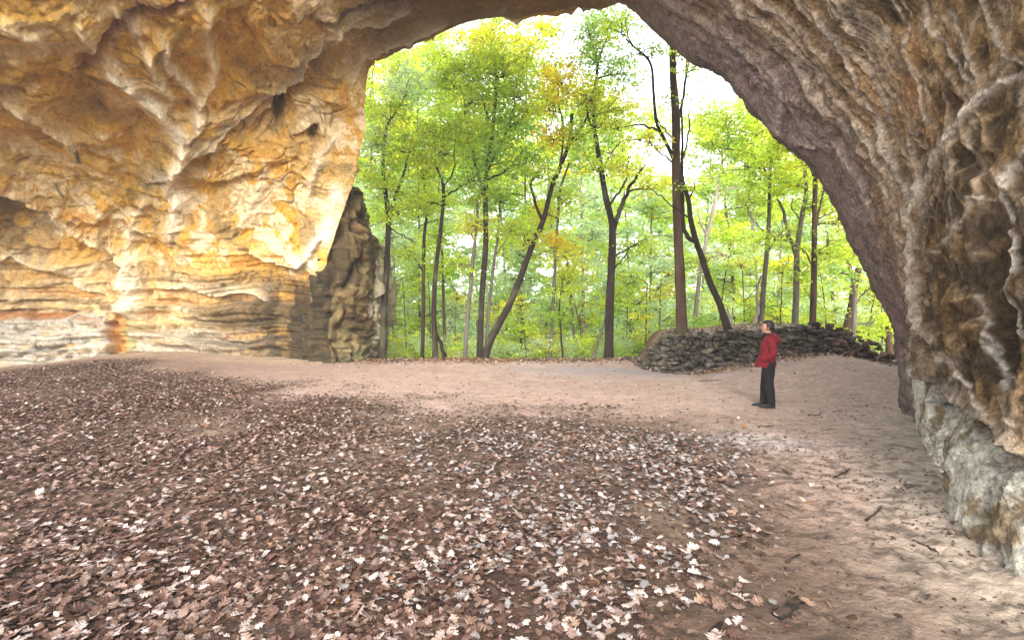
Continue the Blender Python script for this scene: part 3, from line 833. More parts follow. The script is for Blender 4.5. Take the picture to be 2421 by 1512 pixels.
def build_ground():
    ys = [-14.0]
    while ys[-1] < 150:
        y = ys[-1]
        a = abs(y)
        st = 0.6 if y < 1 else max(0.028, 0.0065 * y) if y < 24 else 0.03 * y - 0.4
        ys.append(y + st)
    ys = np.array(ys)
    xs = [0.0]
    while xs[-1] < 130:
        a = xs[-1]
        xs.append(a + (0.045 if a < 5 else 0.045 + (a - 5) * 0.012 if a < 20 else 0.25 + (a - 20) * 0.06))
    xs = np.array(xs)
    xs = np.concatenate([-xs[:0:-1], xs])
    Xg, Yg = np.meshgrid(xs, ys)
    Z = ground_z(Xg, Yg)
    x, y = Xg.ravel(), Yg.ravel()
    p = np.stack([x, y, 0 * x], -1)
    near = (np.abs(x) < 14) & (y > 0) & (y < 24)
    dz = np.zeros(len(x))
    pn = p[near]
    right = sstep(0.2, 2.5, pn[:, 0] - 0.2 * pn[:, 1] + .6)
    rightw = right * sstep(10, 6.5, pn[:, 1])
    lump = ridged(pn * np.array([3.6, 5.5, 1]), 3, 321, .6) - .5
    dz[near] = 0.018 * fbm(pn * 2.0, 3, 322) + 0.034 * rightw * lump * sstep(-.35, .35, fbm(pn * .9, 3, 325)) + 0.030 * (0.25 + rightw) * fbm(pn * 9, 4, 323, .7)
    f1, f2, cid = worley(pn * np.array([5.5, 7.5, 1]), 330)
    dz[near] -= 0.055 * rightw * sstep(0.36, 0.08, f1) * sstep(-.4, .1, fbm(pn * 1.1, 2, 331))
    Z = Z + dz.reshape(Z.shape)
    # colour
    n1 = fbm(p * 0.5, 4, 341); n2 = fbm(p * 2.3, 4, 342, .6); n3 = fbm(p * 8, 3, 343, .6)
    dirt = mixc(np.array([0.15, 0.098, 0.074]), np.array([0.20, 0.142, 0.108]), sstep(-.4, .4, n1 + .5 * n2))
    sand = np.array([0.38, 0.268, 0.222])
    path = sstep(7.6, 10.5, y + n1 * 1.2) * sstep(-13, -4, x)
    C = mixc(dirt, sand, path * .8)
    rightp = sstep(1.2, 3.4, x - 0.12 * y) * sstep(1.5, 4, y)
    C = mixc(C, np.array([0.37, 0.268, 0.220]), 0.75 * rightp)
    # pale sand swept along the foot of the right rock
    xr = np.interp(y, [2, 3.4, 4.1, 4.4, 5.3, 6.5, 8.2, 10], [3.0, 3.4, 3.9, 4.05, 4.55, 5.3, 6.45, 7.2])
    C = mixc(C, np.array([0.46, 0.39, 0.31]), 0.7 * sstep(1.5, 0.2, xr - x + .5 * n2) * sstep(-1.0, -.4, xr - x) * (y > 2) * sstep(10, 8.5, y))
    C = mixc(C, np.array([0.50, 0.45, 0.43]), 0.75 * np.exp(-((x - 3.55) / .8) ** 2 - ((y - 7.4) / .5) ** 2))
    # grey gravelly strip before the wall, bluish sky sheen painted in
    grav_sheen = np.exp(-((y - 16.9 + 0.12 * x) / 1.5) ** 2) * sstep(-1.5, 2.5, x) * sstep(8, 5.5, x)
    C = mixc(C, np.array([0.22, 0.22, 0.25]), 0.85 * grav_sheen * sstep(-.6, .3, n2 + n3))
    # leaf mould among the litter, and the brown forest floor
    C = mixc(C, np.array([0.040, 0.021, 0.016]), 0.92 * litter_density(x, y))
    e = edge_y(x)
    C = mixc(C, np.array([0.14, 0.085, 0.055]), sstep(-1.6, 0.3, y - e + n2))
    C = mixc(C, np.array([0.11, 0.12, 0.04]), sstep(3, 9, y - e + 2 * n2))
    inx = sstep(4.9, 5.7, x) * sstep(11, 10.4, x) * sstep(16.0, 16.8, y)
    C = mixc(C, np.array([0.32, 0.27, 0.235]), .8 * inx * sstep(20, 18.5, y))
    lw = sstep(2.2, 0.4, np.interp(x, [-22, -19, -13, -8], [17.5, 18.6, 19.6, 19.4]) - y + .6 * n2) * (y < 21) * (x < -7)
    C = mixc(C, np.array([0.36, 0.265, 0.18]), .7 * lw)
    nf = fbm(np.stack([x * 7, y * 11, 0 * x], -1), 4, 345, .65)
    C = mixc(C, C * .34, .85 * sstep(.10, .26, nf) * np.clip(rightp + .35 * sstep(12, 6, y), 0, 1) * (.25 + .75 * sstep(9.5, 5.5, y)))
    fore = sstep(7.0, 3.0, y) * sstep(4.4, 2.2, x)          # darker, browner earth in the near foreground
    C = mixc(C, C * np.array([.66, .62, .60]), fore)
    C = C * (1 + .28 * n3 + .16 * n2)[:, None]
    o = make_mesh('ground', np.stack([x, y, Z.ravel()], -1), grid_faces(len(ys), len(xs)), M['ground'], C)
    tag(o, kind='structure')
    return o

# ------------------------------------------------------------------ dead leaves
LEAF_T = np.array([0, .11, .16, .24, .29, .36, .46, .51, .59, .68, .73, .81, .90, 1.0])
LEAF_W = np.array([.02, .06, .20, .25, .11, .32, .36, .14, .30, .33, .13, .20, .16, .0])
LEAF_T2 = np.array([0, .25, .62, 1.0]); LEAF_W2 = np.array([.02, .27, .3, .0])

def leaf_shape(t, w, rng, curl=.6):
    k = len(t)
    w = w * rng.uniform(.8, 1.25, k)
    w2 = w * rng.uniform(.8, 1.2, k)
    V = np.zeros((k, 3, 3))
    V[:, 0, 0] = t + rng.uniform(-.02, .02, k); V[:, 1, 0] = t; V[:, 2, 0] = t + rng.uniform(-.02, .02, k)
    V[:, 0, 1] = -w; V[:, 2, 1] = w2
    k1, k2 = rng.uniform(-.3, 1.5) * curl, rng.uniform(-.5, .9) * curl
    tw = rng.uniform(-.5, .5) * curl
    V[..., 2] = k1 * V[..., 1] ** 2 * 1.4 + k2 * (V[..., 0] - .5) ** 2 * .8 + tw * V[..., 1] * (V[..., 0] - .4)
    V[..., 2] += rng.uniform(-.03, .03, (k, 3)) * curl
    V[:, :, 0] -= .5
    return V.reshape(-1, 3)

def build_litter():
    pools = [[leaf_shape(LEAF_T, LEAF_W, RNG) for _ in range(24)], [leaf_shape(LEAF_T2, LEAF_W2, RNG) for _ in range(24)]]
    fcs = [grid_faces(len(LEAF_T), 3), grid_faces(len(LEAF_T2), 3)]
    Vs, Fs, Cs, n0 = [], [], [], 0
    def emit(xy, lod, sizes, extra_z, tilt, cols):
        nonlocal n0
        pool = np.array(pools[lod])
        k = len(xy)
        S = pool[RNG.integers(0, len(pool), k)] * sizes[:, None, None]
        a = RNG.uniform(0, 2 * np.pi, k)
        flip = np.where(RNG.random(k) < .5, -1, 1)
        S = S * np.stack([np.ones(k), np.ones(k), flip], -1)[:, None, :]
        tx, ty = RNG.normal(0, tilt, k), RNG.normal(0, tilt, k)
        # tilt, then turn
        x, y, z = S[..., 0], S[..., 1], S[..., 2]
        y, z = y * np.cos(tx)[:, None] - z * np.sin(tx)[:, None], y * np.sin(tx)[:, None] + z * np.cos(tx)[:, None]
        x, z = x * np.cos(ty)[:, None] + z * np.sin(ty)[:, None], -x * np.sin(ty)[:, None] + z * np.cos(ty)[:, None]
        c, s = np.cos(a)[:, None], np.sin(a)[:, None]
        x, y = x * c - y * s, x * s + y * c
        g = ground_z(xy[:, 0], xy[:, 1])
        zmin = z.min(1)
        z = z - np.maximum(zmin, -0.02)[:, None] * 0 + (g + extra_z)[:, None] + np.maximum(-zmin * .55, 0.004)[:, None]
        V = np.stack([x + xy[:, :1], y + xy[:, 1:2], z], -1)
        m = V.shape[1]
        f = fcs[lod]
        Fs.append((f[None] + (n0 + np.arange(k) * m)[:, None, None]).reshape(-1, 4))
        Vs.append(V.reshape(-1, 3))
        Cs.append(np.repeat(cols, m, 0))
        n0 += k * m
    def palette(k, pale):
        base = np.array([[.052, .027, .020], [.078, .042, .031], [.115, .070, .053], [.185, .130, .110], [.31, .265, .255], [.028, .015, .011]])
        pr = np.array([.25, .25, .17, .12, .10, .14])
        pr2 = np.array([.14, .18, .18, .20, .21, .10])
        prob = pr * (1 - pale) + pr2 * pale
        c = base[RNG.choice(6, k, p=prob / prob.sum())]
        return c * RNG.uniform(.75, 1.25, (k, 1)) * np.array([1.08, 1.0, .93])
    # thick litter: near (lobed) and far (simple)
    for (x0, x1, y0, y1, per, lod, sz) in [(-6, 4, 2.0, 5.2, 1000, 0, (.042, .098)), (-6, 4, 2.0, 5.2, 620, 1, (.02, .06)), (-9.5, 5, 5.2, 8, 740, 0, (.044, .096)), (-9.5, 5, 5.2, 8, 300, 1, (.02, .06)), (-22, 6, 8, 18, 560, 1, (.035, .09))]:
        k = int((x1 - x0) * (y1 - y0) * per)
        xy = np.stack([RNG.uniform(x0, x1, k), RNG.uniform(y0, y1, k)], -1)
        xy = xy[(np.abs(xy[:, 0]) < xy[:, 1] * 1.12 + .6)]
        dn = litter_density(xy[:, 0], xy[:, 1])
        xy = xy[RNG.random(len(xy)) < dn]
        k = len(xy)
        clump = fbm(np.stack([xy[:, 0], xy[:, 1], 0 * xy[:, 0]], -1) * 1.1, 3, 350)
        pale = .45 if lod == 0 else .35
        cl_ = palette(k, pale)
        sheen = RNG.random(k) < .26 * np.exp(-((xy[:, 0] - 1.0) / 2.4) ** 2 - ((xy[:, 1] - 6) / 3.5) ** 2) * (clump > -.25)  # extra pale leaves mid floor, painting in a silvery sheen
        cl_[sheen] = np.array([.25, .225, .222]) * RNG.uniform(.6, 1.25, (int(sheen.sum()), 1))
        emit(xy, lod, RNG.uniform(*sz, k), RNG.uniform(0, .045, k) * (1 + 1.5 * clump) * .8, .24, cl_)
    # thin scatter of broken leaves over the bare earth, path and bank
    k = 17000
    xy = np.stack([RNG.uniform(-8, 11, k), RNG.uniform(2.2, 20.5, k)], -1)
    xy = xy[(np.abs(xy[:, 0]) < xy[:, 1] * 1.1)]
    xy = xy[xy[:, 0] < np.interp(xy[:, 1], [2, 3.4, 4.1, 4.4, 5.3, 6.5, 8.2, 10, 14, 20], [3.0, 3.3, 3.8, 3.95, 4.45, 5.2, 6.35, 8.2, 10, 12])]
    keep = RNG.random(len(xy)) < np.where(xy[:, 1] > 18.2, .95, .45)
    xy = xy[keep]
    cols = palette(len(xy), .05)
    org = RNG.random(len(xy)) < .12
    cols[org] = np.array([.26, .11, .035])
    emit(xy, 1, RNG.uniform(.014, .06, len(xy)) * np.where(RNG.random(len(xy)) < .1, 1.6, 1), np.zeros(len(xy)), .3, cols)
    # drifts against the stone wall and along the brink
    k = 2600
    t = RNG.uniform(.25, 1, k)
    bx = np.interp(t, np.linspace(0, 1, len(WB)), WB[:, 0]); by = np.interp(t, np.linspace(0, 1, len(WB)), WB[:, 1])
    xy = np.stack([bx + RNG.normal(0, .15, k), by - np.abs(RNG.normal(0, .45, k)) + .1], -1)
    cols = palette(k, .5)
    yl = RNG.random(k) < .4
    cols[yl] = np.array([.36, .20, .09]) * RNG.uniform(.7, 1.2, (yl.sum(), 1))
    emit(xy, 1, RNG.uniform(.05, .12, k), RNG.uniform(0, .03, k), .4, cols)
    k = 5000
    bx = RNG.uniform(-7, 5, k)
    xy = np.stack([bx, edge_y(bx) - .2 - np.abs(RNG.normal(0, .7, k))], -1)
    cols = palette(k, .2)
    yl = RNG.random(k) < .3
    cols[yl] = np.array([.30, .15, .055]) * RNG.uniform(.7, 1.2, (yl.sum(), 1))
    emit(xy, 1, RNG.uniform(.05, .12, k), RNG.uniform(0, .03, k), .4, cols)
    k = 900
    t = RNG.uniform(0, 1, k)
    h = RNG.uniform(0, 1, k)
    w0 = np.linspace(0, 1, len(WB))
    fx = np.interp(t, w0, WB[:, 0]) * (1 - h) + np.interp(t, w0, WT[:, 0]) * h
    fy = np.interp(t, w0, WB[:, 1]) * (1 - h) + np.interp(t, w0, WT[:, 1]) * h
    cols = palette(k, .7)
    emit(np.stack([fx, fy - .06], -1), 1, RNG.uniform(.04, .10, k), RNG.uniform(.06, .24, k), .5, cols)
    k = 1500
    xy = np.stack([RNG.uniform(4.4, 6.4, k), RNG.uniform(16.6, 20.4, k)], -1)
    emit(xy, 1, RNG.uniform(.05, .12, k), RNG.uniform(0, .05, k), .5, palette(k, .15))
    # on the terrace and among the stones
    k = 1800
    bx = RNG.uniform(5.2, 10.4, k)
    xy = np.stack([bx, np.interp(bx, WT[:, 0], WT[:, 1]) + RNG.uniform(-.6, 3, k)], -1)
    cols = palette(k, .7)
    yl = RNG.random(k) < .3
    cols[yl] = np.array([.40, .26, .12])
    emit(xy, 1, RNG.uniform(.05, .12, k), RNG.uniform(0.02, .08, k), .4, cols)
    o = make_mesh('leaf_litter', np.concatenate(Vs), np.concatenate(Fs), M['dead'], np.concatenate(Cs), smooth=False)
    tag(o, 'brown and grey dead oak leaves lying thick over the cave floor', 'leaf litter', kind='stuff')

def build_single_leaves():
    """pale oak leaves one can pick out on the bare earth in front"""
    shapes = []
    tones = [(.38, .32, .29), (.32, .25, .215), (.43, .38, .355), (.26, .17, .12), (.16, .10, .07), (.46, .37, .33)]
    for i in range(14):
        V = leaf_shape(LEAF_T, LEAF_W * 1.1, RNG, .7)
        me_o = make_mesh('oak_leaf', V, grid_faces(len(LEAF_T), 3), M['dead'], np.repeat(np.array([tones[i % 6]]), len(V), 0), smooth=False)
        shapes.append(me_o)
    # traced clear ones first, then a scatter that thins out to the right
    spots = [(1587,1342),(1500,1375),(1645,1312),(1660,1365),(1695,1370),(1760,1330),(1745,1362),(1600,1300),(1395,1418),(1350,1418),
             (1115,1418),(1240,1412),(1230,1465),(1495,1400),(1440,1440),(1690,1448),(1700,1446),(1790,1478),(1600,1475),(1440,1500),
             (1330,1340),(1440,1305),(1560,1260),(1640,1255),(1240,1250),(1350,1215),(1480,1190),(1560,1150),(1910,1372),(1660,1492)]
    pts = []
    for X, Y in spots:
        d = CAMZ * F / (Y - 756)
        pts.append(((X - 1210.5) / F * d, d, RNG.uniform(.09, .125)))
    while len(pts) < 150:
        y = RNG.uniform(2.4, 7.6)
        xm = np.interp(y, [0, 2.6, 3.7, 5.8, 8.2], [-.5, .1, .8, 1.9, 3.0])
        x = xm + RNG.normal(0.15, .75)
        if abs(x) > y * 1.02 or x > xm + 2.2: continue
        pts.append((x, y, RNG.uniform(.05, .10)))
    for i, (x, y, s) in enumerate(pts):
        if i < len(shapes): o = shapes[i]
        else:
            o = shapes[int(RNG.integers(0, len(shapes)))].copy()
            COL.objects.link(o)
        g = float(ground_z(np.array([x]), np.array([y]))[0])
        o.location = (x, y, g + .028 + .02 * RNG.random())
        o.scale = (s * 1.05,) * 3
        o.rotation_euler = (RNG.normal(0, .22), RNG.normal(0, .22), RNG.uniform(0, 6.28))
        tag(o, 'single dry lobed oak leaf lying loose on the bare earth in the foreground', 'leaf', 'loose oak leaves on the bare earth')

def build_clods():
    """crumbs of soil and leaf scraps, far too many to count"""
    b = Bag()
    bm = bmesh.new()
    bmesh.ops.create_icosphere(bm, subdivisions=1, radius=1)
    SV = np.array([v.co[:] for v in bm.verts]); SF = np.array([[v.index for v in f.verts] for f in bm.faces])
    bm.free()
    k = 0
    while k < 1700:
        y = RNG.uniform(2.2, 10)
        xr = np.interp(y, [2, 3.4, 4.4, 5.3, 6.5, 8.2, 10], [2.9, 3.3, 3.95, 4.45, 5.2, 6.35, 7.5])
        x = RNG.uniform(np.interp(y, [2, 4, 6, 8, 10], [.2, .8, 1.6, 2.4, 1]), xr)
        if x > y * 1.02: continue
        if noise(np.array([[x * 1.3, y * 1.6, 0]]), 360)[0] < RNG.uniform(-.5, .5): continue
        s = RNG.uniform(.004, .0125) * (1.5 if RNG.random() < .08 else 1)
        V = SV * s * RNG.uniform(.6, 1.5, (1, 3)) * (1 + RNG.normal(0, .18, (len(SV), 1)))
        a = RNG.uniform(0, 6.28)
        V = np.stack([V[:, 0] * np.cos(a) - V[:, 1] * np.sin(a), V[:, 0] * np.sin(a) + V[:, 1] * np.cos(a), V[:, 2] * .7], -1)
        g = float(ground_z(np.array([x]), np.array([y]))[0])
        c = np.array([.08, .05, .036]) * RNG.uniform(.5, 1.9)
        b.add(V + np.array([x, y, g + s * .3 + .004]), SF, c)
        k += 1
    V, fs, C, mi = b.data()
    tag(make_mesh('soil_crumbs', V, fs, M['ground'], C), 'crumbs of dark soil strewn over the bare earth by the right rock', 'soil', kind='stuff')

def build_sticks():
    def stick(name, label, X0, Y0, X1, Y1, r, group=None, cat='stick', flat=.7, col=(.011, .007, .005)):
        d0, d1 = CAMZ * F / (Y0 - 756), CAMZ * F / (Y1 - 756)
        a, b_ = PT(X0, Y0, d0), PT(X1, Y1, d1)
        a[2] = float(ground_z(a[:1], a[1:2])[0]); b_[2] = float(ground_z(b_[:1], b_[1:2])[0])
        n = 22
        L = np.linalg.norm(b_ - a)
        t = np.linspace(0, 1, n)
        P = np.stack([t * L - L / 2, .012 * L * np.sin(t * 5 + X0), 0 * t], -1)
        V, fs = tube(P, r * (1 - .25 * t) * (1 + .12 * np.sin(t * 17 + X0)), 12, .35, int(X0))
        V[:, 2] *= flat
        C = np.array(col) * (1 + .5 * fbm(V * np.array([6, 60, 60]), 3, 370))[:, None]
        topm = sstep(r * .1, r * .6, V[:, 2])
        C = mixc(C, np.array([.12, .075, .05]), .35 * topm * (noise(V * np.array([14, 30, 30]), 371) > -.1))
        o = make_mesh(name, V, fs, M['wood'], C)
        o.location = (*((a + b_) / 2)[:2], (a[2] + b_[2]) / 2 + r * flat * .75)
        o.rotation_euler = (0, 0, math.atan2(b_[1] - a[1], b_[0] - a[0]))
        tag(o, label, cat, group)
    stick('broken_branch', 'thick dark piece of rotten branch lying by a white leaf', 1838, 1397, 1893, 1362, .034, cat='branch')
    stick('broken_branch', 'short dark rotten stub lying among pale leaves left of the thick branch', 1683, 1432, 1706, 1410, .02, cat='branch')
    tw = [(1700,978,1730,977), (1655,904,1715,900), (1760,890,1790,886), (1800,993,1830,992), (1910,968,1940,968), (1940,1000,1970,996),
          (1630,1210,1660,1195), (2050,1190,2085,1160), (1975,1100,2010,1082), (2160,1230,2215,1255), (1480,1330,1520,1310), (1860,1280,1890,1262)]
    for q in tw:
        stick('twig', 'thin dark twig lying on the pale bare earth of the cave floor', *q, .011, group='twigs on the bare earth', cat='twig')

# ------------------------------------------------------------------ dry stone wall
def build_stone_wall():
    b = Bag()
    bm = bmesh.new()
    bmesh.ops.create_icosphere(bm, subdivisions=3, radius=1)
    SV = np.array([v.co[:] for v in bm.verts]); SF = np.array([[v.index for v in f.verts] for f in bm.faces])
    bm.free()
    sq = np.sign(SV) * np.abs(SV) ** .7
    nb = 16
    seglen = np.concatenate([[0], np.cumsum(np.linalg.norm(np.diff(WB[:, :2], axis=0), axis=1))])
    tot = seglen[-1]
    for row in range(nb + 1):
        h = row / nb
        s = RNG.uniform(-.2, .1)
        while s < tot + .05:
            u = np.interp(s, seglen, np.linspace(0, 1, len(WB)))
            base = np.array([np.interp(u, np.linspace(0, 1, len(WB)), WB[:, i]) for i in range(3)])
            top = np.array([np.interp(u, np.linspace(0, 1, len(WT)), WT[:, i]) for i in range(3)])
            hh = max(top[2] - base[2], .05)
            rows_here = max(2, int(round(hh / .095)))
            w = RNG.uniform(.08, .27) * (1.3 if row < 3 else 1)
            if row <= rows_here:
                hf = row / rows_here
                pos = base + (top - base) * hf ** .9
                th = .095 * RNG.uniform(.42, .85)
                tangent = math.atan2(*(np.array([np.interp(min(u + .05, 1), np.linspace(0, 1, len(WB)), WB[:, i]) for i in range(2)]) - base[:2])[::-1]) if u < .95 else -.3
                dims = np.array([w * .56, RNG.uniform(.16, .28), th])
                S1 = SV.copy()
                for _ in range(9):
                    nn = RNG.normal(0, 1, 3); nn /= np.linalg.norm(nn)
                    S1 = S1 - np.maximum(S1 @ nn - RNG.uniform(.45, .75), 0)[:, None] * nn
                V = np.sign(S1) * np.abs(S1) ** .8 * 1.15 * dims
                q = V * 5 + RNG.uniform(0, 99, 3)
                V = V * (1 + .25 * fbm(q * .8, 3, 401)[:, None]) + .022 * np.stack([fbm(q * 2.5, 2, 402), fbm(q * 2.5, 2, 403), fbm(q * 2.5, 2, 404)], -1)
                if RNG.random() < .3: V[:, 2] *= RNG.uniform(1.1, 1.5)
                a = tangent + RNG.normal(0, .3)
                tl = RNG.normal(0, .16)
                V = np.stack([V[:, 0] * np.cos(tl) - V[:, 2] * np.sin(tl), V[:, 1], V[:, 0] * np.sin(tl) + V[:, 2] * np.cos(tl)], -1)
                V = np.stack([V[:, 0] * np.cos(a) - V[:, 1] * np.sin(a), V[:, 0] * np.sin(a) + V[:, 1] * np.cos(a), V[:, 2]], -1)
                jit = np.array([0, RNG.normal(0, .13) - .02, RNG.normal(0, .03)])
                pos = pos + jit
                W = V + pos
                t = RNG.random()
                c = np.array([.042, .032, .026]) if t < .5 else np.array([.075, .06, .05]) if t < .82 else np.array([.055, .052, .03])
                if pos[0] > 9.6: c = mixc(c, np.array([.12, .062, .037]), .7)
                c = c * RNG.uniform(.5, 2.2)
                mo = fbm(W * 5, 3, 405)
                Cc = np.repeat(c[None], len(W), 0)
                Cc = mixc(Cc, np.array([.11, .115, .05]), .6 * sstep(.1, .5, mo) * (t > .3))
                Cc = mixc(Cc, np.array([.25, .21, .17]), .7 * sstep(.25, .6, fbm(W * 8 + 9, 3, 406)))
                b.add(W, SF, Cc * .78)
            s += w * RNG.uniform(1.05, 1.4)
    # tumbled stones at the foot and the right end
    for i in range(70):
        u = RNG.uniform(0, 1)
        if i > 35: u = RNG.uniform(.75, 1.0)
        base = np.array([np.interp(u, np.linspace(0, 1, len(WB)), WB[:, k]) for k in range(3)])
        pos = base + np.array([RNG.normal(0, .1), -abs(RNG.normal(0, .18)), 0])
        pos[2] = float(ground_z(pos[:1], pos[1:2])[0]) + .02
        dims = np.array([RNG.uniform(.05, .16), RNG.uniform(.06, .15), RNG.uniform(.04, .08)])
        V = sq * dims
        q = V * 6 + RNG.uniform(0, 99, 3)
        V = V * (1 + .25 * fbm(q, 3, 411)[:, None])
        a = RNG.uniform(0, 3.1)
        V = np.stack([V[:, 0] * np.cos(a) - V[:, 1] * np.sin(a), V[:, 0] * np.sin(a) + V[:, 1] * np.cos(a), V[:, 2]], -1)
        b.add(V + pos, SF, np.array([.08, .06, .045]) * RNG.uniform(.6, 1.4))
    V, fs, C, mi = b.data()
    loc = np.array([7.6, 15.8, 0.3])
    o = make_mesh('stone_wall', V - loc, fs, M['stone'], C, smooth=True)
    o.location = loc
    tag(o, 'low dark dry stone wall of mossy rubble standing behind the person in red', 'wall')

# ------------------------------------------------------------------ trees
YG, GR, DG, YE, OR, PG, BR = range(7)
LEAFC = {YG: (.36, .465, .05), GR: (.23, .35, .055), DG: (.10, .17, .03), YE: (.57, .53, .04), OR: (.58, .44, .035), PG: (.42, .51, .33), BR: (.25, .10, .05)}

def leaf_quads(cent, nrm, size, rng):
    """kite shaped leaves"""
    k = len(cent)
    nrm = nrm / (np.linalg.norm(nrm, axis=1)[:, None] + 1e-9)
    r = rng.normal(0, 1, (k, 3))
    a = np.cross(nrm, r); a /= np.linalg.norm(a, axis=1)[:, None] + 1e-9
    b = np.cross(nrm, a)
    s = size[:, None]
    V = np.stack([cent - a * s * .5, cent + b * s * .42 - a * s * .05 + nrm * s * .12, cent + a * s * .55, cent - b * s * .42 - a * s * .05 + nrm * s * .12], 1)
    return V.reshape(-1, 3), (np.arange(k)[:, None] * 4 + np.arange(4)[None])

def crown_leaves(blobs, d, rng, lsize, cover, paths=None, flat=.30):
    """blobs: (X,Y,rx,ry,colour[,depth offset]); returns leaf V,F,C and the spray centres"""
    cs, ns, sz, cc, sprays = [], [], [], [], []
    for bl in blobs:
        X, Y, rx, ry, ci = bl[:5]
        dd = d + (bl[5] if len(bl) > 5 else 0)
        c = PT(X, Y, dd)
        Rx, Rz = rx / F * dd, ry / F * dd
        Ry = max(Rx * .8, .5)
        area = math.pi * Rx * Rz
        nl = int(cover * 1.9 * area / (lsize * lsize * .42)) + 10
        per = 26
        ns_ = max(3, nl // per)
        q = rng.normal(0, 1, (ns_, 3))
        q /= np.linalg.norm(q, axis=1)[:, None]
        q *= (rng.random((ns_, 1)) ** .45)
        sp = c + q * np.array([Rx, Ry, Rz]) * rng.uniform(.85, 1.15, (ns_, 1))
        sprays.append((sp, c, (Rx, Ry, Rz)))
        rad = rng.uniform(.22, .55, ns_) * (dd / 22) ** .3
        for i in range(ns_):
            m = int(per * rng.uniform(.5, 1.5))
            o = rng.normal(0, 1, (m, 3)) * rad[i] * np.array([.62, .62, .62 * flat])
            # sprays droop at their rim
            o[:, 2] -= .22 * (o[:, 0] ** 2 + o[:, 1] ** 2) / rad[i]
            tl = rng.normal(0, .25, 2)
            o[:, 2] += o[:, 0] * tl[0] + o[:, 1] * tl[1]
            cs.append(sp[i] + o)
            nn = np.array([tl[0] * -1, tl[1] * -1, 1.0]) + rng.normal(0, .55, (m, 3))
            ns.append(nn)
            sz.append(rng.uniform(.7, 1.25, m) * lsize)
            base = np.array(LEAFC[ci])
            t = rng.normal(0, 1)
            base = base * (1 + .16 * t)
            alt = np.array(LEAFC[YE if ci in (YG, OR) else YG if ci in (GR, YE) else GR if ci == DG else ci])
            mixa = np.clip(rng.normal(.15, .22), 0, .8)
            base = base * (1 - mixa) + alt * mixa
            cc.append(np.clip(base[None] * rng.uniform(.7, 1.3, (m, 1)) * rng.uniform(.92, 1.08, (m, 3)), 0, 1))
    cent = np.concatenate(cs)
    V, Fq = leaf_quads(cent, np.concatenate(ns), np.concatenate(sz), rng)
    return V, Fq, np.repeat(np.concatenate(cc), 4, 0), sprays

BARK = {'dark': (.026, .018, .013), 'brown': (.060, .036, .022), 'grey': (.115, .098, .08), 'pale': (.24, .20, .16)}

def bark_col(V, base, seed):
    n = fbm(np.stack([V[:, 0] * 6, V[:, 1] * 6, V[:, 2] * 1.2], -1), 3, seed)
    m = fbm(V * 1.1, 3, seed + 5)
    c = np.array(base) * (1 + .45 * n)[:, None]
    return mixc(c, np.array([.12, .12, .07]), .35 * sstep(.2, .5, m))

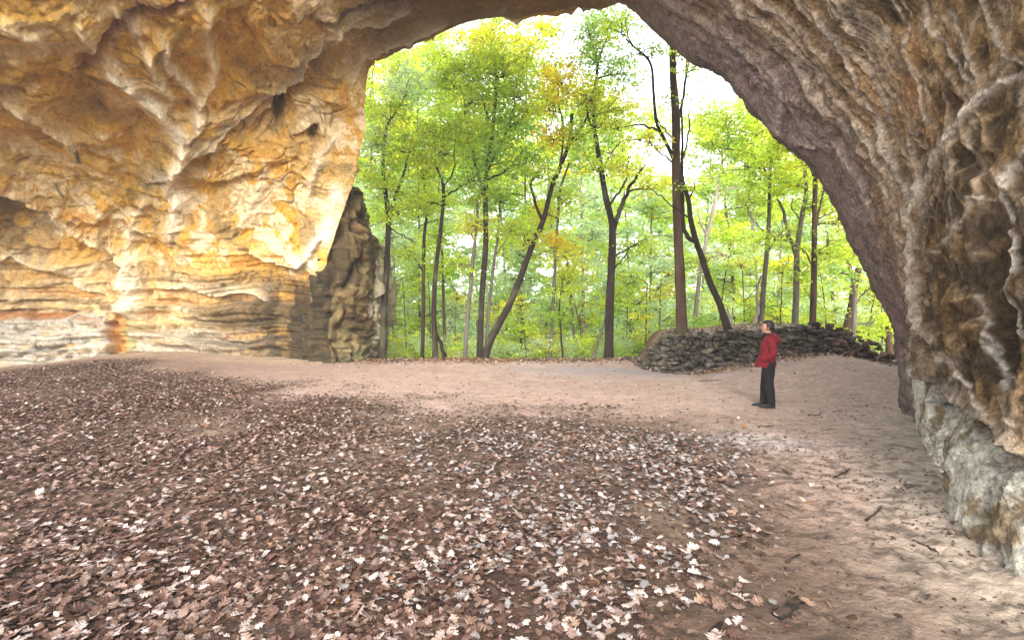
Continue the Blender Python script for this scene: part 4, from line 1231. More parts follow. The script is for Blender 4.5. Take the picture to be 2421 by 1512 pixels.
def tree(name, label, d, trunk, r0, r1, bark, limbs, blobs, lsize=.115, cover=1.1, cat='tree', group=None, twigs=True, seed=0, flare=True, trunk_name='trunk'):
    rng = np.random.default_rng(1000 + seed)
    Tp = np.array([PT(X, Y, d + (k * .06)) for k, (X, Y) in enumerate(trunk)])
    g = float(ground_z(np.array([Tp[0, 0]]), np.array([Tp[0, 1]]))[0])
    if Tp[0, 2] > g - .05:
        foot = Tp[0] + (Tp[0] - Tp[1]) / max(np.linalg.norm(Tp[0] - Tp[1]), .1) * 0
        foot = np.array([Tp[0, 0], Tp[0, 1], g - .15])
        Tp = np.vstack([foot, Tp]) if Tp[0, 2] - g > .12 else np.vstack([foot, Tp[1:]])
    root = empty(name, tuple(Tp[0] + np.array([0, 0, .1])))
    tag(root, label, cat, group)
    n = max(24, 9 * len(Tp))
    path = catmull(Tp, n)
    t = np.linspace(0, 1, n)
    path[:, 0] += .03 * fbm(np.stack([t * 6, 0 * t + seed, 0 * t], -1), 2, 7)
    rm0, rm1 = r0 / F * d, r1 / F * d
    rad = rm0 + (rm1 - rm0) * t ** .9
    if flare: rad = rad * (1 + .55 * np.exp(-(path[:, 2] - path[0, 2]) / .35))
    V, fs = tube(path, rad, 12, .16, seed)
    child(trunk_name, root, V, fs, M['bark'], bark_col(V, BARK[bark], seed))
    allp = [(path, rad)]
    for lm in limbs:
        pts, ra, rb = lm
        Lp = np.array([PT(X, Y, d + .15 + k * .12 * (1 if len(allp) % 2 else -1)) for k, (X, Y) in enumerate(pts)])
        # start on the trunk itself
        k = np.argmin(np.abs(path[:, 2] - Lp[0, 2]) + np.abs(path[:, 0] - Lp[0, 0]))
        Lp[0] = path[k]
        lp = catmull(Lp, max(14, 8 * len(Lp)))
        lt = np.linspace(0, 1, len(lp))
        lp = lp + (.035 * lt * (1 - lt) * 4)[:, None] * np.stack([fbm(np.stack([lt * 9, 0 * lt + seed + ra, 0 * lt], -1), 2, 9), 0 * lt, fbm(np.stack([lt * 9, 0 * lt + 40 + ra, 0 * lt], -1), 2, 9)], -1) * 2
        lr = (ra + (rb - ra) * lt) / F * d
        LV, lf = tube(lp, lr, 8, .12, seed + 3)
        child('limb', root, LV, lf, M['bark'], bark_col(LV, BARK[bark], seed + 3))
        allp.append((lp, lr))
    if blobs:
        V, Fq, C, sprays = crown_leaves(blobs, d, rng, lsize, cover)
        b = Bag()
        b.add(V, Fq, C, 0)
        if twigs:
            AP = np.concatenate([a for a, _ in allp]); AR = np.concatenate([a for _, a in allp])
            for sp, c, R in sprays:
                k = min(len(sp), 5 + len(sp) // 9)
                dist = np.linalg.norm((AP - c) * np.array([1, .5, 1]), axis=1) + np.maximum(AP[:, 2] - c[2] + R[2] * .2, 0) * 2.5
                o = np.argmin(dist)
                hub = c - np.array([0, 0, R[2] * .3])
                st = AP[o]
                bow = (st + hub) / 2 + np.array([rng.normal(0, .1), 0, .12 * np.linalg.norm(hub - st) * .5])
                mp_ = catmull(np.array([st, bow, hub]), 12)
                rr = np.linspace(min(AR[o] * .7, .05), .022, 12)
                tv, tf = tube(mp_, rr, 6)
                b.add(tv, tf, np.array(BARK[bark]) * .9, 1)
                for i in rng.choice(len(sp), k, replace=False):
                    j = int(rng.integers(4, 12))
                    e = sp[i]
                    mid = (mp_[j] + e) / 2 + rng.normal(0, .12, 3) + np.array([0, 0, .1])
                    tp = catmull(np.array([mp_[j], mid, e]), 8)
                    tv, tf = tube(tp, np.linspace(.017, .006, 8), 5)
                    b.add(tv, tf, np.array(BARK[bark]) * .9, 1)
        V, fs, C, mi = b.data()
        child('crown', root, V, fs, None, C, smooth=False, mats=[M['leaf'], M['bark']], matidx=mi)
    return root

def build_trees():
    T = tree
    T('tree', 'dark straight trunk beside the pale outcrop at the left end of the wood', 21,
      [(903,862),(908,740),(914,620),(918,520),(912,450),(905,380),(915,300)], 8.5, 3.5, 'dark',
      [([(918,520),(935,460),(955,400),(975,330)], 5, 2), ([(916,540),(950,555),(985,575)], 2, 1)],
      [(905,430,75,50,YG),(960,345,85,55,YG),(925,265,60,55,YG),(965,205,65,50,PG),(890,330,40,50,PG),(950,500,60,30,YG)], seed=1)
    T('tree', 'thin dark straight tree second from the left in the wood', 22,
      [(998,862),(1001,700),(1004,560),(1010,500),(1000,410)], 5.5, 3, 'dark', [([(1001,650),(975,600),(950,575)], 2, 1)],
      [(985,480,70,40,YG),(1000,405,70,50,YG),(965,600,60,30,YG)], seed=2)
    T('tree', 'dark crooked tree standing on two feet like an upside down V', 21,
      [(1031,864),(1026,740),(1030,640),(1042,540),(1048,440),(1032,395)], 7, 3, 'dark',
      [([(1030,785),(1043,812),(1052,845),(1053,872)], 4, 5), ([(1046,470),(1090,440),(1125,425)], 2.5, 1), ([(1048,440),(1070,405),(1075,350)], 2.5, 1)],
      [(1040,350,90,55,YG),(1075,290,100,55,YG),(1110,420,70,32,GR),(1010,470,50,30,YG)], seed=3)
    T('tree', 'slender tree just right of the double footed dark tree', 23.5,
      [(1054,862),(1050,740),(1046,620),(1040,540)], 4.5, 2.5, 'brown', [], [(1035,560,60,38,YG),(1055,640,50,30,GR)], seed=4)
    T('tree', 'slim grey tree left of the pair of twin trunks', 22,
      [(1098,870),(1108,720),(1118,620),(1126,540),(1130,470)], 6, 3, 'grey', [([(1122,570),(1110,540),(1100,500)], 2, 1)],
      [(1140,450,70,38,YG),(1115,525,60,32,YE),(1085,620,50,30,YG)], seed=5)
    T('tree', 'tall dark tree with a broad yellow green crown left of the leaning trunk', 22,
      [(1131,870),(1138,740),(1146,600),(1148,480),(1152,400),(1165,300),(1172,200),(1165,110)], 8, 3, 'dark',
      [([(1150,400),(1190,330),(1215,250),(1225,180)], 4, 1.5), ([(1148,470),(1122,380),(1105,290),(1095,220)], 4, 1.5), ([(1165,300),(1140,230),(1130,150)], 3, 1.2),
       ([(1150,430),(1200,400),(1245,345)], 3, 1.2)],
      [(1160,95,110,48,YE),(1190,165,110,60,YG),(1100,160,90,60,YG),(1120,235,100,52,YG),(1210,285,90,55,GR),(1095,325,90,48,YG),(1180,375,80,42,GR),(1230,210,60,70,YG),(1250,380,50,40,GR),(1060,180,60,60,YG),(1250,120,36,40,YE)], seed=6, cover=1.2)
    T('tree', 'slim grey trunk growing close behind the tall dark tree', 22.6,
      [(1147,870),(1157,720),(1166,640),(1176,560),(1182,460)], 5, 2.5, 'grey', [([(1170,610),(1200,560),(1215,520)], 1.8, 1)], [(1190,470,70,36,GR),(1215,540,50,30,YG)], seed=7)
    T('tree', 'thick dark tree leaning far over to the right', 21,
      [(1140,872),(1160,805),(1200,730),(1232,650),(1258,580),(1285,520),(1305,440),(1325,395),(1345,340),(1352,270)], 9.5, 4, 'dark',
      [([(1285,520),(1262,470),(1256,435),(1270,405)], 4, 2), ([(1345,340),(1380,290),(1410,230)], 4, 1.5), ([(1325,395),(1332,330),(1322,250),(1318,190)], 3, 1.2),
       ([(1345,335),(1420,300),(1470,310)], 2, 1)],
      [(1330,185,75,48,OR),(1290,250,60,42,YE),(1385,225,70,45,YE),(1360,310,60,36,YG),(1275,410,50,30,YG),(1300,320,50,36,OR),(1240,560,46,28,YG)], seed=8, cover=.95)
    T('tree', 'slim grey tree right of the leaning trunk with yellow leaves', 23,
      [(1298,868),(1305,760),(1312,640),(1318,540),(1325,450),(1345,385)], 5, 2.5, 'grey', [([(1322,480),(1312,440),(1300,410)], 2, 1)],
      [(1345,470,52,36,YG),(1300,575,60,34,OR),(1290,500,50,30,YE),(1340,600,50,26,YE)], seed=9)
    T('sapling', 'very thin crooked dark sapling between the slim grey trees', 22,
      [(1333,866),(1327,790),(1322,720),(1330,660)], 2.4, 1.4, 'dark', [([(1325,760),(1345,720),(1352,690)], 1.3, .8)], [(1335,690,40,22,YG),(1320,740,36,18,GR)], seed=10)
    T('tree', 'thin grey tree further back left of the forked trunk', 26,
      [(1360,850),(1354,740),(1344,650),(1338,590)], 4.5, 2.5, 'grey', [], [(1350,640,56,40,YE),(1330,570,50,34,YG)], seed=11)
    T('tree', 'thick dark trunk forking like a Y in the middle of the wood', 21,
      [(1438,866),(1441,740),(1446,620),(1448,540),(1432,470),(1418,390),(1408,320),(1405,240),(1412,150)], 11, 3.5, 'dark',
      [([(1448,545),(1470,490),(1490,440),(1525,390)], 7, 2.5), ([(1447,610),(1490,585),(1535,560)], 2.5, 1), ([(1470,490),(1478,430),(1485,370)], 3, 1.2),
       ([(1408,320),(1385,250),(1375,180)], 3, 1.2), ([(1447,640),(1475,610),(1495,575)], 2, 1), ([(1420,400),(1455,350),(1480,330)], 2, 1)],
      [(1410,130,70,60,GR),(1445,60,80,45,GR),(1395,225,80,50,YG),(1480,160,55,50,GR),(1485,395,70,32,YE),(1515,325,50,30,YE),(1500,575,56,22,YG),(1430,280,60,40,YG),(1390,60,40,40,PG),(1400,390,40,40,YG),(1475,250,40,40,YE),(1540,440,40,26,YE)], seed=12, cover=.85)
    T('tree', 'thin grey tree leaning against the foot of the forked trunk', 22,
      [(1398,866),(1416,800),(1438,740),(1452,700)], 4, 2.5, 'grey', [], [(1450,690,40,24,YG)], seed=13)
    T('tree', 'tallest and thickest dark brown trunk growing on top of the stone terrace', 17.6,
      [(1613,786),(1607,640),(1602,500),(1599,380),(1596,260),(1592,160),(1590,60),(1588,-80),(1590,-220)], 13.5, 6, 'brown',
      [([(1598,300),(1612,250),(1622,190),(1624,140)], 4, 2), ([(1599,420),(1625,330),(1630,260)], 2.5, 1.2), ([(1595,340),(1565,300),(1545,270)], 2, 1),
       ([(1590,-40),(1540,-150),(1480,-230)], 5, 2), ([(1590,-90),(1650,-190),(1720,-260)], 5, 2)],
      [(1600,140,24,40,YG),(1645,160,42,12,YG),(1590,230,18,26,YG),(1615,440,20,18,YG),(1590,-220,170,90,GR),(1480,-260,120,70,GR),(1720,-280,120,70,YG)], seed=14, cover=.6)
    T('tree', 'dark thin tree leaning left across the thickest trunk', 17.3,
      [(1727,783),(1703,720),(1680,670),(1660,610),(1645,570),(1632,520),(1626,470),(1612,425),(1596,385),(1570,330),(1552,290),(1546,220),(1538,150),(1500,112),(1478,92)], 8.5, 2, 'dark',
      [([(1645,570),(1622,556),(1612,515),(1613,430),(1612,330),(1612,260)], 6, 2), ([(1556,300),(1520,297),(1478,300)], 3, 1.2), ([(1626,470),(1640,450),(1644,430)], 2, 1),
       ([(1596,385),(1550,350),(1530,330)], 2, 1), ([(1606,520),(1570,470),(1530,440)], 2, 1)],
      [(1470,70,50,34,YG),(1450,300,40,20,YG),(1510,120,40,22,GR),(1535,335,30,14,YE)], seed=15, cover=.7)
    T('tree', 'pale bare slanting tree further back behind the thickest trunk', 27,
      [(1640,800),(1655,640),(1672,560),(1692,470),(1702,430)], 6, 3.5, 'pale', [([(1672,560),(1655,520),(1650,490)], 3, 1.5), ([(1692,470),(1715,450),(1740,445)], 2.5, 1.2)],
      [(1690,420,60,24,YG),(1700,595,18,14,BR),(1668,610,12,14,BR),(1740,440,40,20,GR)], seed=16, cover=.6)
    T('tree', 'slim light brown tree behind the head of the person', 20.5,
      [(1798,778),(1808,650),(1818,520),(1822,400),(1832,340)], 6.5, 3, 'grey',
      [([(1822,420),(1780,370),(1720,350)], 2.5, 1), ([(1812,600),(1840,560),(1865,530)], 2, 1), ([(1815,560),(1790,530),(1770,510)], 2, 1)],
      [(1790,300,100,45,YG),(1840,410,80,40,YG),(1715,270,80,40,YG),(1760,385,90,32,YG),(1710,350,60,32,GR),(1780,470,80,30,YG),(1850,330,60,40,YE)], seed=17, cover=1.15)
    T('tree', 'grey forked tree above the right half of the stone wall', 19.5,
      [(1880,778),(1882,680),(1884,600),(1895,520),(1906,460),(1902,390)], 8.5, 4, 'grey',
      [([(1884,605),(1868,560),(1852,500),(1838,470)], 5.5, 2.5), ([(1852,520),(1870,490),(1875,470)], 2, 1)],
      [(1880,430,80,40,YG),(1940,480,56,36,YG),(1860,340,80,40,YG),(1830,560,60,30,YG),(1900,640,50,24,YG)], seed=18, cover=1.05)
    T('tree', 'dark straight tree nearest the right rock above the stone wall', 18.6,
      [(1922,776),(1925,640),(1926,500),(1927,390),(1928,280)], 8, 4.5, 'brown',
      [([(1927,560),(1940,480),(1956,430)], 3.5, 1.5), ([(1926,430),(1914,385),(1905,360)], 3, 1.5), ([(1926,520),(1970,500),(2000,490)], 2, 1), ([(1925,640),(1905,600),(1890,585)], 2, 1)],
      [(1905,385,50,22,YE),(1975,520,50,30,YE),(1960,590,60,30,YG),(1930,280,90,40,YG)], seed=19, cover=.9)
    T('tree', 'thin grey tree standing before the broken brown trunk near the right rock', 20,
      [(2017,790),(2020,720),(2018,670),(2006,620),(1998,590)], 6, 3, 'grey', [([(2018,720),(2045,690),(2065,672)], 3, 1.2)],
      [(2010,600,46,32,YG),(2060,680,50,22,YG),(2075,760,60,26,YG),(1985,640,40,26,GR)], seed=20)
    T('dead_tree', 'thick reddish brown broken trunk leaning right near the right rock', 22,
      [(2000,800),(2012,730),(2022,670),(2030,635)], 11, 7, 'brown', [], None, seed=21, cat='dead tree')
    T('dead_tree', 'short brown broken stump beyond the right end of the wall', 19.5,
      [(2102,850),(2103,800),(2100,770)], 7, 5, 'brown', [([(2103,820),(2090,800),(2075,795)], 2, 1)], None, seed=22, cat='dead tree')
    T('dead_tree', 'pale splintered snag right of the leaning dark tree', 20,
      [(1732,786),(1726,755),(1720,728)], 6, 1.5, 'pale', [([(1727,760),(1732,740),(1733,722)], 2.5, 1)], None, seed=23, cat='dead tree')
    T('dead_tree', 'crooked bent brown dead stem left of the person', 20.2,
      [(1773,782),(1784,758),(1792,735),(1790,690),(1800,650)], 4.5, 2, 'pale', [], None, seed=24, cat='dead tree')
    # lower storey: saplings, each its own plant
    sap = [(960,840,YG,24), (930,800,PG,27), (1075,850,PG,25), (1245,845,YG,23.5), (1180,850,GR,27), (1385,848,YG,25), (1480,850,GR,24), (1525,835,YG,22),
           (1560,800,PG,24), (1700,770,YG,25), (1760,775,YG,24), (1845,770,GR,23.5), (1955,780,YG,22.5), (2050,800,YG,21.5), (2085,840,YG,22), (1290,850,GR,28), (1020,850,YG,28)]
    for i, (X, Y, c, d) in enumerate(sap):
        rng = np.random.default_rng(i + 50)
        h = rng.uniform(110, 190)
        lean = rng.normal(0, 14)
        bl = []
        for k in range(6):
            bl.append((X + lean * k / 5 + rng.normal(0, 28), Y - 20 - h * k / 5, rng.uniform(34, 58), rng.uniform(11, 20), c if rng.random() < .75 else YE))
        T('sapling', 'leafy green sapling in the undergrowth beyond the brink of the cave floor', d, [(X, Y + 30), (X + lean * .4, Y - h * .5), (X + lean, Y - h)], 2.2, 1.2,
          'brown' if i % 2 else 'grey', [], bl, seed=60 + i, group='saplings beyond the cave floor', cat='sapling', cover=.75, lsize=.12, flare=False, trunk_name='stem')
    # trees of the wood behind, haze painted into their paler leaf colours
    bgt = []
    rb = np.random.default_rng(5)
    for X in (835, 880, 905, 930, 955, 985, 1050, 1120, 1185, 1250, 1310, 1375, 1440, 1500, 1555, 1620, 1675, 1730, 1790, 1850, 1915, 1975, 2035, 2090):
        bgt.append((X + rb.normal(0, 14), rb.uniform(30, 44)))
    for i, (X, d) in enumerate(bgt):
        rng = np.random.default_rng(i + 300)
        top = np.interp(X, [800, 900, 1000, 1225, 1275, 1340, 1440, 1500, 1540, 1640, 1700, 1800, 2000, 2100], [200, 90, 60, 70, 190, 170, 200, 280, 430, 420, 300, 230, 330, 520]) + rng.normal(0, 30)
        gz = float(ground_z(np.array([(X - 1210.5) / F * d]), np.array([d]))[0])
        Yb = 756 - (gz - CAMZ) / d * F
        bl = []
        nb = int((800 - top) / 52)
        for k in range(nb):
            yy = top + 30 + (800 - top) * k / nb
            for _ in range(2):
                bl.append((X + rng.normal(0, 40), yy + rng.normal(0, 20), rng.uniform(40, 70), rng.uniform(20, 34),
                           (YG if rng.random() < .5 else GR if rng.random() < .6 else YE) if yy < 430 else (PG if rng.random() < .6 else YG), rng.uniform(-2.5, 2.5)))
        lean = rng.normal(0, 22)
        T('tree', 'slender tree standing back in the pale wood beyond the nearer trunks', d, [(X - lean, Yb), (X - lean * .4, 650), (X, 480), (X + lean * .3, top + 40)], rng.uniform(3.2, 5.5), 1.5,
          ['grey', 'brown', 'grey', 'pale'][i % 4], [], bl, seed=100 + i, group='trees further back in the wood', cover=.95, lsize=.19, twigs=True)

def build_far_woods():
    """the wood across the ravine, one mass"""
    rng = np.random.default_rng(77)
    blobs = []
    for i in range(1150):
        d = rng.uniform(46, 85)
        X = rng.uniform(560, 2560)
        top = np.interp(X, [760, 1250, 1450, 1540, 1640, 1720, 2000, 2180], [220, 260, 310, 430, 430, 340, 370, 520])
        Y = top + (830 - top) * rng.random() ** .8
        blobs.append((X, Y, rng.uniform(34, 70), rng.uniform(16, 34), PG if rng.random() < .75 else YG, d - 60))  # mostly the pale leaf colour, with haze painted in
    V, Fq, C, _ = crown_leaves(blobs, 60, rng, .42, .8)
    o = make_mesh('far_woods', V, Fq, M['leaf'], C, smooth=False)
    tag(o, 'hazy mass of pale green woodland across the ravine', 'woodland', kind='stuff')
    # undergrowth along the brink
    blobs = []
    for i in range(150):
        X = rng.uniform(860, 1530)
        d = rng.uniform(22.5, 27)
        blobs.append((X, rng.uniform(800, 868), rng.uniform(18, 42), rng.uniform(8, 18), PG if rng.random() < .5 else YG if rng.random() < .6 else YE, d - 24))
    for i in range(50):
        blobs.append((rng.uniform(1530, 2140), rng.uniform(755, 800), rng.uniform(18, 42), rng.uniform(8, 18), YG if rng.random() < .6 else GR, rng.uniform(-1.5, 3)))
    V, Fq, C, _ = crown_leaves(blobs, 24, rng, .10, .8)
    o = make_mesh('undergrowth', V, Fq, M['leaf'], C, smooth=False)
    tag(o, 'low green undergrowth growing just beyond the brink of the cave floor', 'undergrowth', kind='stuff')

# ------------------------------------------------------------------ person
def ring_loft(rings, n=28):
    """rings: (z, cx(forward), cy(left), rf, rl, power); returns V, F in local coordinates"""
    th = np.linspace(0, 2 * np.pi, n, endpoint=False)
    R = np.asarray([r[:5] for r in rings], float)
    R = catmull(R, 6 * (len(R) - 1) + 1)
    co, si = np.cos(th), np.sin(th)
    pw = .88
    c2, s2 = np.sign(co) * np.abs(co) ** pw, np.sign(si) * np.abs(si) ** pw
    V = np.stack([R[:, 1:2] + R[:, 3:4] * c2[None], R[:, 2:3] + R[:, 4:5] * s2[None], np.repeat(R[:, :1], n, 1)], -1)
    return V.reshape(-1, 3), [grid_faces(len(R), n, True)], len(R), n

def capped(V, fs, m, n):
    V = np.vstack([V, V[:n].mean(0), V[-n:].mean(0)])
    j = np.arange(n)
    return V, fs + [np.concatenate([np.stack([(j + 1) % n, j, np.full(n, m * n)], -1), np.stack([(m - 1) * n + j, (m - 1) * n + (j + 1) % n, np.full(n, m * n + 1)], -1)])]

def voxel(bag, size, name):
    V, fs, C, mi = bag.data()
    o = make_mesh(name, V, fs)
    md = o.modifiers.new('r', 'REMESH')
    md.mode = 'VOXEL'
    md.voxel_size = size
    sm = o.modifiers.new('s', 'SMOOTH')
    sm.iterations = 3
    sm.factor = .5
    dg = bpy.context.evaluated_depsgraph_get()
    me = bpy.data.meshes.new_from_object(o.evaluated_get(dg))
    old = o.data
    nv = np.zeros(len(me.vertices) * 3, np.float32)
    me.vertices.foreach_get('co', nv)
    fl = [list(p.vertices) for p in me.polygons]
    bpy.data.objects.remove(o)
    bpy.data.meshes.remove(old)
    bpy.data.meshes.remove(me)
    q = [f for f in fl if len(f) == 4]; t = [f for f in fl if len(f) == 3]
    out = []
    if q: out.append(np.array(q))
    if t: out.append(np.array(t))
    return nv.reshape(-1, 3), out

def build_person():
    px, py = PT(1816, 952, 10.15)[:2]
    gz = float(ground_z(np.array([px]), np.array([py]))[0])
    root = empty('person', (px, py, gz))
    tag(root, 'person in a red jacket and black trousers standing sideways, looking out at the trees', 'person')
    a = math.radians(180 - 22)                    # facing left and a little away from us
    root.rotation_euler = (0, 0, a)
    def part(name, V, fs, mat, parent=root, smooth=True):
        return make_mesh(name, V, fs, M[mat], None, smooth, parent=parent)
    # ---- body: head with a face, neck, trunk, arms with hands in the pockets, legs: one surface
    b = Bag()
    def ell(c, r, n=24, m=16, defo=None):
        th = np.linspace(0, 2 * np.pi, n, endpoint=False); ph = np.linspace(.02, np.pi - .02, m)
        V = np.stack([np.sin(ph)[:, None] * np.cos(th)[None], np.sin(ph)[:, None] * np.sin(th)[None], np.repeat(np.cos(ph)[:, None], n, 1)], -1).reshape(-1, 3)
        if defo is not None: V = defo(V)
        V = V * np.array(r) + np.array(c)
        V, fs = capped(V, [grid_faces(m, n, True)], m, n)
        b.add(V, fs)
    hz = 1.585
    def face(V):
        V = V.copy()
        low = sstep(.1, -1, V[:, 2])
        V[:, 1] *= 1 - .25 * low
        V[:, 0] *= 1 - .10 * low * (V[:, 0] < 0)
        return V
    ell((.015, 0, hz), (.098, .077, .118), defo=face)
    ell((.110, 0, hz - .018), (.020, .014, .022)); ell((.100, 0, hz + .002), (.014, .011, .03))      # nose
    ell((.085, 0, hz - .088), (.028, .028, .022))                                                   # chin
    ell((.098, 0, hz - .056), (.012, .024, .008))                                                   # lips
    for s in (-1, 1):
        ell((.005, s * .077, hz - .01), (.018, .012, .032))                                         # ears
        ell((.085, s * .034, hz + .022), (.018, .022, .008))                                        # brow
    def limb(pts, rad, n=14):
        P = catmull(np.array(pts), 9 * len(pts))
        R = catmull(np.array(rad)[:, None], 9 * len(pts))[:, 0]
        V, fs = tube(P, R, n)
        b.add(V, fs)
    limb([(-.02, 0, 1.36), (.0, 0, 1.45), (.01, 0, 1.52)], [.062, .055, .055])
    V, fs, m, n = ring_loft([(.86, -.01, 0, .11, .15), (1.0, 0, 0, .105, .135), (1.15, .01, 0, .11, .14), (1.3, 0, 0, .11, .165), (1.40, -.015, 0, .075, .12)])
    b.add(*capped(V, fs, m, n))
    for s in (-1, 1):
        limb([(-.02, s * .165, 1.36), (-.06, s * .215, 1.20), (-.055, s * .225, 1.08), (.0, s * .18, 1.0), (.05, s * .135, .965)], [.05, .046, .04, .036, .03])
        # hand: palm and five curled fingers inside the pocket
        ell((.068, s * .118, .95), (.042, .018, .036))
        for k in range(4):
            limb([(.085, s * .115, .965 - .016 * k), (.112 - .003 * abs(k - 1.3), s * .105, .955 - .017 * k), (.118 - .004 * abs(k - 1.3), s * .088, .94 - .016 * k)], [.010, .009, .008], 8)
        limb([(.055, s * .105, .975), (.08, s * .092, .985), (.10, s * .088, .982)], [.011, .010, .009], 8)
        fx = -.035 if s > 0 else .085
        limb([(-.01, s * .085, .90), (fx * .4 + .015, s * .085, .50), (fx - .02, s * .085, .10), (fx - .02, s * .085, .05)], [.085, .058, .042, .04])
        limb([(fx - .02, s * .085, .05), (fx + .07, s * .09, .045), (fx + .15, s * .095, .04)], [.04, .035, .028])
    V, fs = voxel(b, .0085, 'tmp')
    part('body', V, fs, 'skin')
    # ---- hair
    hb = Bag(); b = hb
    def hairf(V):
        V = V.copy()
        f = (V[:, 0] > .30) & (V[:, 2] < .42)
        V[f, 0] = .30 + (V[f, 0] - .30) * .15
        V[:, 2] = np.where(V[:, 2] < -.55, -.55 + (V[:, 2] + .55) * .35, V[:, 2])
        return V
    ell((-.004, 0, hz + .024), (.112, .089, .128), 40, 30, hairf)
    V, fs, C, mi = hb.data()
    V = V * (1 + .012 * fbm(V * 60, 3, 501))[:, None] - np.array([0, 0, .0]) - .012 * fbm(V * 60, 3, 501)[:, None] * np.array([0, 0, hz])
    part('hair', V, fs, 'hair')
    # ---- trousers
    tb = Bag()
    V, fs, m, n = ring_loft([(.78, -.01, 0, .115, .155), (.86, -.015, 0, .13, .17), (.95, -.005, 0, .125, .165), (1.0, 0, 0, .12, .16)])
    tb.add(*capped(V, fs, m, n))
    for s in (-1, 1):
        fx = -.035 if s > 0 else .085
        P = catmull(np.array([(-.01, s * .08, .90), (.0, s * .085, .74), (fx * .35 + .01, s * .087, .50), (fx * .75 - .01, s * .087, .28), (fx - .015, s * .087, .10), (fx - .012, s * .088, .065)]), 40)
        R = catmull(np.array([[.115], [.112], [.094], [.084], [.074], [.068]]), 40)[:, 0]
        R = R * (1 + .05 * np.sin(P[:, 2] * 46 + s) * sstep(.35, .1, P[:, 2]) + .03 * np.sin(P[:, 2] * 21))
        tb.add(*tube(P, R, 18, .10, 5 + s))
    V, fs = voxel(tb, .010, 'tmp')
    part('trousers', V, fs, 'black')
    # ---- shoes
    for s in (-1, 1):
        fx = -.035 if s > 0 else .085
        x = np.linspace(-.085, .205, 22)
        t = (x + .085) / .29
        w = .040 + .014 * np.sin(t * 3.0) - .030 * sstep(.82, 1, t) - .012 * sstep(.12, 0, t)
        h = np.interp(t, [0, .15, .35, .5, .75, 1], [.075, .10, .095, .07, .05, .022])
        th = np.linspace(0, 2 * np.pi, 18, endpoint=False)
        def shoe(zs, z0, k):
            V = np.stack([np.repeat(x[:, None], 18, 1) + fx, s * .09 + (w * k)[:, None] * np.cos(th)[None], z0 + (zs / 2)[:, None] * (1 + np.sin(th)[None])], -1)
            return capped(V.reshape(-1, 3), [grid_faces(22, 18, True)], 22, 18)
        V, fs = shoe(h, .018, 1.0)
        so = part('shoe', V, fs, 'shoe')
        V, fs = shoe(np.full(22, .026), .0, 1.06)
        part('sole', V, fs, 'sole', parent=so)
    # ---- jacket: body with flared hem, sleeves to the pockets, hood and collar
    jb = Bag()
    V, fs, m, n = ring_loft([(.80, .03, 0, .168, .195), (.84, .03, 0, .168, .197), (.95, .025, 0, .158, .195), (1.08, .012, 0, .145, .19), (1.20, 0, 0, .145, .20), (1.30, -.01, 0, .132, .205), (1.38, -.03, 0, .10, .16), (1.43, -.03, 0, .075, .085)], 36)
    wr = fbm(V * np.array([9, 9, 5]), 3, 511)
    cen = np.stack([0 * V[:, 0] + .02, 0 * V[:, 1], V[:, 2]], -1)
    V = V + (V - cen) * (.07 * wr)[:, None]
    # the open front edge kicks forward at the hem
    V[:, 0] += .05 * sstep(.05, .2, V[:, 0]) * sstep(1.05, .80, V[:, 2])
    jb.add(*capped(V, fs, m, n))
    for s in (-1, 1):
        P = catmull(np.array([(-.03, s * .15, 1.37), (-.06, s * .225, 1.24), (-.075, s * .25, 1.10), (-.02, s * .235, 1.01), (.07, s * .205, .975), (.11, s * .19, .96)]), 44)
        R = catmull(np.array([[.075], [.076], [.07], [.066], [.058], [.054]]), 44)[:, 0]
        R = R * (1 + .09 * np.sin(np.linspace(0, 30, 44) + s) * np.linspace(.3, 1, 44))
        jb.add(*tube(P, R, 18, .12, 21 + s))
    V, fs = voxel(jb, .0095, 'tmp')
    V = V + .006 * fbm(V * 22, 3, 512)[:, None] * np.array([1, 1, .3])
    jk = part('jacket', V, fs, 'red')
    hb2 = Bag()
    P = catmull(np.array([(.035, .085, 1.40), (-.06, .10, 1.425), (-.125, .05, 1.41), (-.14, 0, 1.385), (-.125, -.05, 1.41), (-.06, -.10, 1.425), (.035, -.085, 1.40)]), 40)
    R = np.interp(np.linspace(0, 1, 40), [0, .25, .5, .75, 1], [.022, .042, .058, .042, .022])
    V, fs = tube(P, R, 14, .15, 31)
    hb2.add(V, fs)
    P = np.array([(-.12, 0, 1.40), (-.15, 0, 1.34), (-.15, 0, 1.28), (-.14, 0, 1.24)])
    V, fs = tube(catmull(P, 20), np.interp(np.linspace(0, 1, 20), [0, .4, 1], [.06, .075, .03]), 14, .1, 33)
    hb2.add(V * np.array([1, 1.3, 1]), fs)
    V, fs = voxel(hb2, .009, 'tmp')
    part('hood', V, fs, 'red', parent=jk)
    # dark stand-up collar of the layer beneath
    th = np.linspace(-2.2, 2.2, 26)
    Vc = []
    for zz, r, dx in ((1.40, .074, .0), (1.45, .078, .012), (1.475, .082, .022)):
        Vc.append(np.stack([dx - .01 + r * 1.02 * np.cos(th), r * .92 * np.sin(th), np.full(26, zz)], -1))
    for zz, r, dx in ((1.475, .074, .022), (1.45, .070, .012), (1.40, .066, .0)):
        Vc.append(np.stack([dx - .01 + r * 1.02 * np.cos(th), r * .92 * np.sin(th), np.full(26, zz)], -1))
    part('collar', np.array(Vc).reshape(-1, 3), grid_faces(6, 26), 'black')

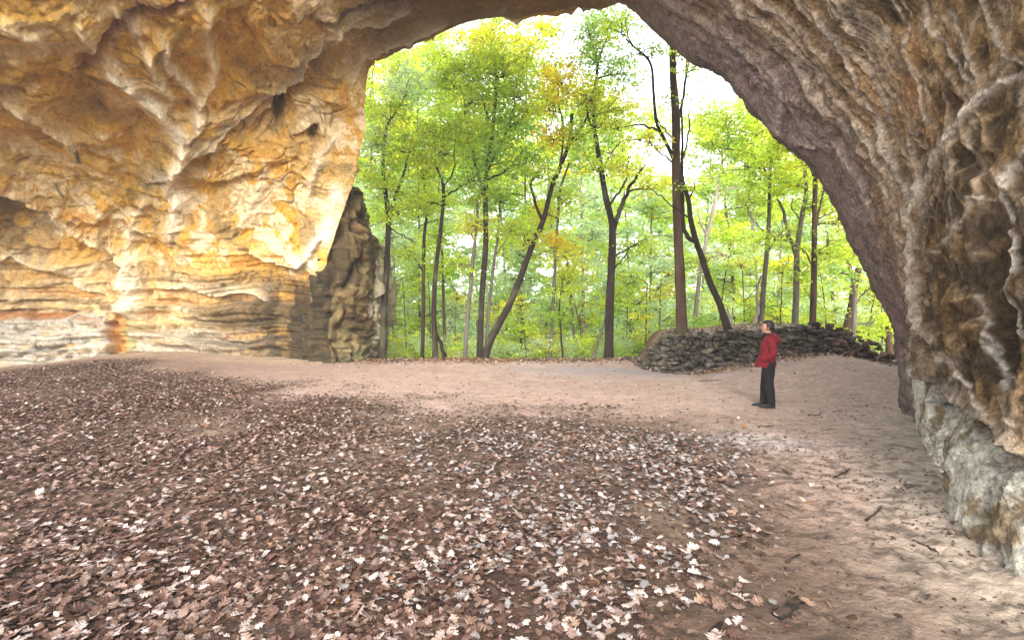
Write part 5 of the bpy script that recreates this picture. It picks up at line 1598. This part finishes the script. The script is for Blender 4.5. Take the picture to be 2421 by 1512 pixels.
# ------------------------------------------------------------------ scrawled marks on the pale foot of the left wall
def build_marks(P):
    """illegible dark scratches, laid on the rock surface"""
    flat = P.reshape(-1, 3)
    m = flat[:, 1] > 5
    pts = flat[m]
    X = pts[:, 0] / pts[:, 1] * F + 1210.5
    Y = 756 - (pts[:, 2] - CAMZ) / pts[:, 1] * F
    def at(x, y):
        sel = (np.abs(X - x) < 6) & (np.abs(Y - y) < 6)
        if not sel.any(): return None
        i = np.argmin(np.hypot(X[sel] - x, Y[sel] - y))
        d = pts[sel][np.hypot(X[sel] - x, Y[sel] - y) < 4]
        dd = d[:, 1].min() if len(d) else pts[sel][i][1]
        q = PT(x, y, dd)
        return q + np.array([0, -.02, 0])
    k = 700 / 2421 * .5911
    def z2(a, b): return a * k, 1200 * .5911 + b * k
    strokes = [[(980,470),(985,560),(990,600)], [(1000,510),(1040,490),(1075,520)], [(1050,560),(1075,500),(1090,540)], [(1095,520),(1120,480),(1125,540)],
               [(1130,490),(1155,540),(1140,500)], [(1180,480),(1200,570),(1215,530)], [(1275,500),(1310,510),(1340,550)], [(1350,550),(1420,545)], [(1400,480),(1405,505)],
               [(1330,605),(1375,600)], [(430,600),(425,625)], [(475,610),(495,625),(490,655)], [(155,560),(178,605)], [(930,600),(920,650)], [(960,580),(965,620)], [(1450,575),(1500,590)], [(1460,640),(1490,680)]]
    b = Bag()
    for st in strokes:
        q = [at(*z2(*s)) for s in st]
        if any(v is None for v in q): continue
        pl = catmull(np.array(q), 8)
        v, f = tube(pl, .008, 5)
        b.add(v, f)
    if b.n:
        V, fs, C, mi = b.data()
        loc = V.mean(0)
        o = make_mesh('graffiti', V - loc, fs, M['paint'])
        o.location = loc
        tag(o, 'small dark illegible scrawls on the pale block at the foot of the golden wall', 'graffiti')

def build_haze():
    # the damp air of the ravine, through which far trees pale
    x0, x1, y0, y1, z0, z1 = -140, 140, -16, 152, -12, 60
    V = np.array([[x, y, z] for z in (z0, z1) for y in (y0, y1) for x in (x0, x1)], float)
    Fq = np.array([[0, 2, 3, 1], [4, 5, 7, 6], [0, 1, 5, 4], [2, 6, 7, 3], [0, 4, 6, 2], [1, 3, 7, 5]])
    m, nt, N, L = nodes_of('haze_air')
    out = N.new('ShaderNodeOutputMaterial')
    v = N.new('ShaderNodeVolumePrincipled')
    v.inputs['Color'].default_value = (.93, .96, 1, 1)
    v.inputs['Density'].default_value = HAZE
    v.inputs['Anisotropy'].default_value = .2
    L.new(v.outputs[0], out.inputs['Volume'])
    o = make_mesh('haze', V, Fq, m, smooth=False)
    tag(o, 'thin pale haze filling the ravine and the cave mouth', 'haze', kind='stuff')

# ------------------------------------------------------------------ light, sky, camera
HAZE = 0.0016
SUN_EL, SUN_AZ = 30.0, 182.0        # degrees; azimuth 0 = straight ahead, positive to the right
def build_light():
    w = bpy.data.worlds.new('World')
    SC.world = w
    w.use_nodes = True
    nt = w.node_tree
    nt.nodes.clear()
    out = nt.nodes.new('ShaderNodeOutputWorld')
    bg = nt.nodes.new('ShaderNodeBackground')
    sky = nt.nodes.new('ShaderNodeTexSky')
    sky.sky_type = 'NISHITA'
    sky.sun_disc = False
    sky.sun_elevation = math.radians(SUN_EL)
    sky.sun_rotation = math.radians(SUN_AZ)
    sky.air_density = 1.0
    sky.dust_density = 2.5
    sky.ozone_density = 1.0
    bg.inputs['Strength'].default_value = 0.15
    hs = nt.nodes.new('ShaderNodeHueSaturation')      # a veil of cloud: the blue goes out of the sky
    hs.inputs['Saturation'].default_value = 0.22
    nt.links.new(sky.outputs[0], hs.inputs['Color'])
    nt.links.new(hs.outputs[0], bg.inputs[0])
    nt.links.new(bg.outputs[0], out.inputs[0])
    ld = bpy.data.lights.new('sun', 'SUN')
    ld.energy = 0.5
    ld.angle = math.radians(28)
    ld.color = (1, .93, .80)
    lo = bpy.data.objects.new('sun', ld)
    COL.objects.link(lo)
    el, az = math.radians(SUN_EL), math.radians(SUN_AZ)
    to_sun = Vector((math.sin(az) * math.cos(el), math.cos(az) * math.cos(el), math.sin(el)))
    lo.rotation_euler = (-to_sun).to_track_quat('-Z', 'Y').to_euler()
    lo.location = (0, 30, 40)

def build_camera():
    cd = bpy.data.cameras.new('camera')
    cd.sensor_width = 36
    cd.lens = 18
    cd.clip_end = 2000
    co = bpy.data.objects.new('camera', cd)
    co.location = (0, 0, CAMZ)
    co.rotation_euler = (math.radians(90), 0, 0)
    COL.objects.link(co)
    SC.camera = co

PC = cave_parts()
build_buttresses()
build_ground()
build_litter()
build_single_leaves()
build_clods()
build_sticks()
build_stone_wall()
build_trees()
build_far_woods()
build_person()
build_marks(PC)
build_haze()
build_light()
build_camera()

SC.render.engine = 'CYCLES'
SC.cycles.use_denoising = True
SC.cycles.max_bounces = 10
SC.cycles.diffuse_bounces = 6
SC.cycles.transmission_bounces = 4
SC.cycles.sample_clamp_indirect = 8
SC.view_settings.view_transform = 'Standard'
SC.view_settings.look = 'None'
SC.view_settings.gamma = 1.0
SC.view_settings.exposure = 2.5
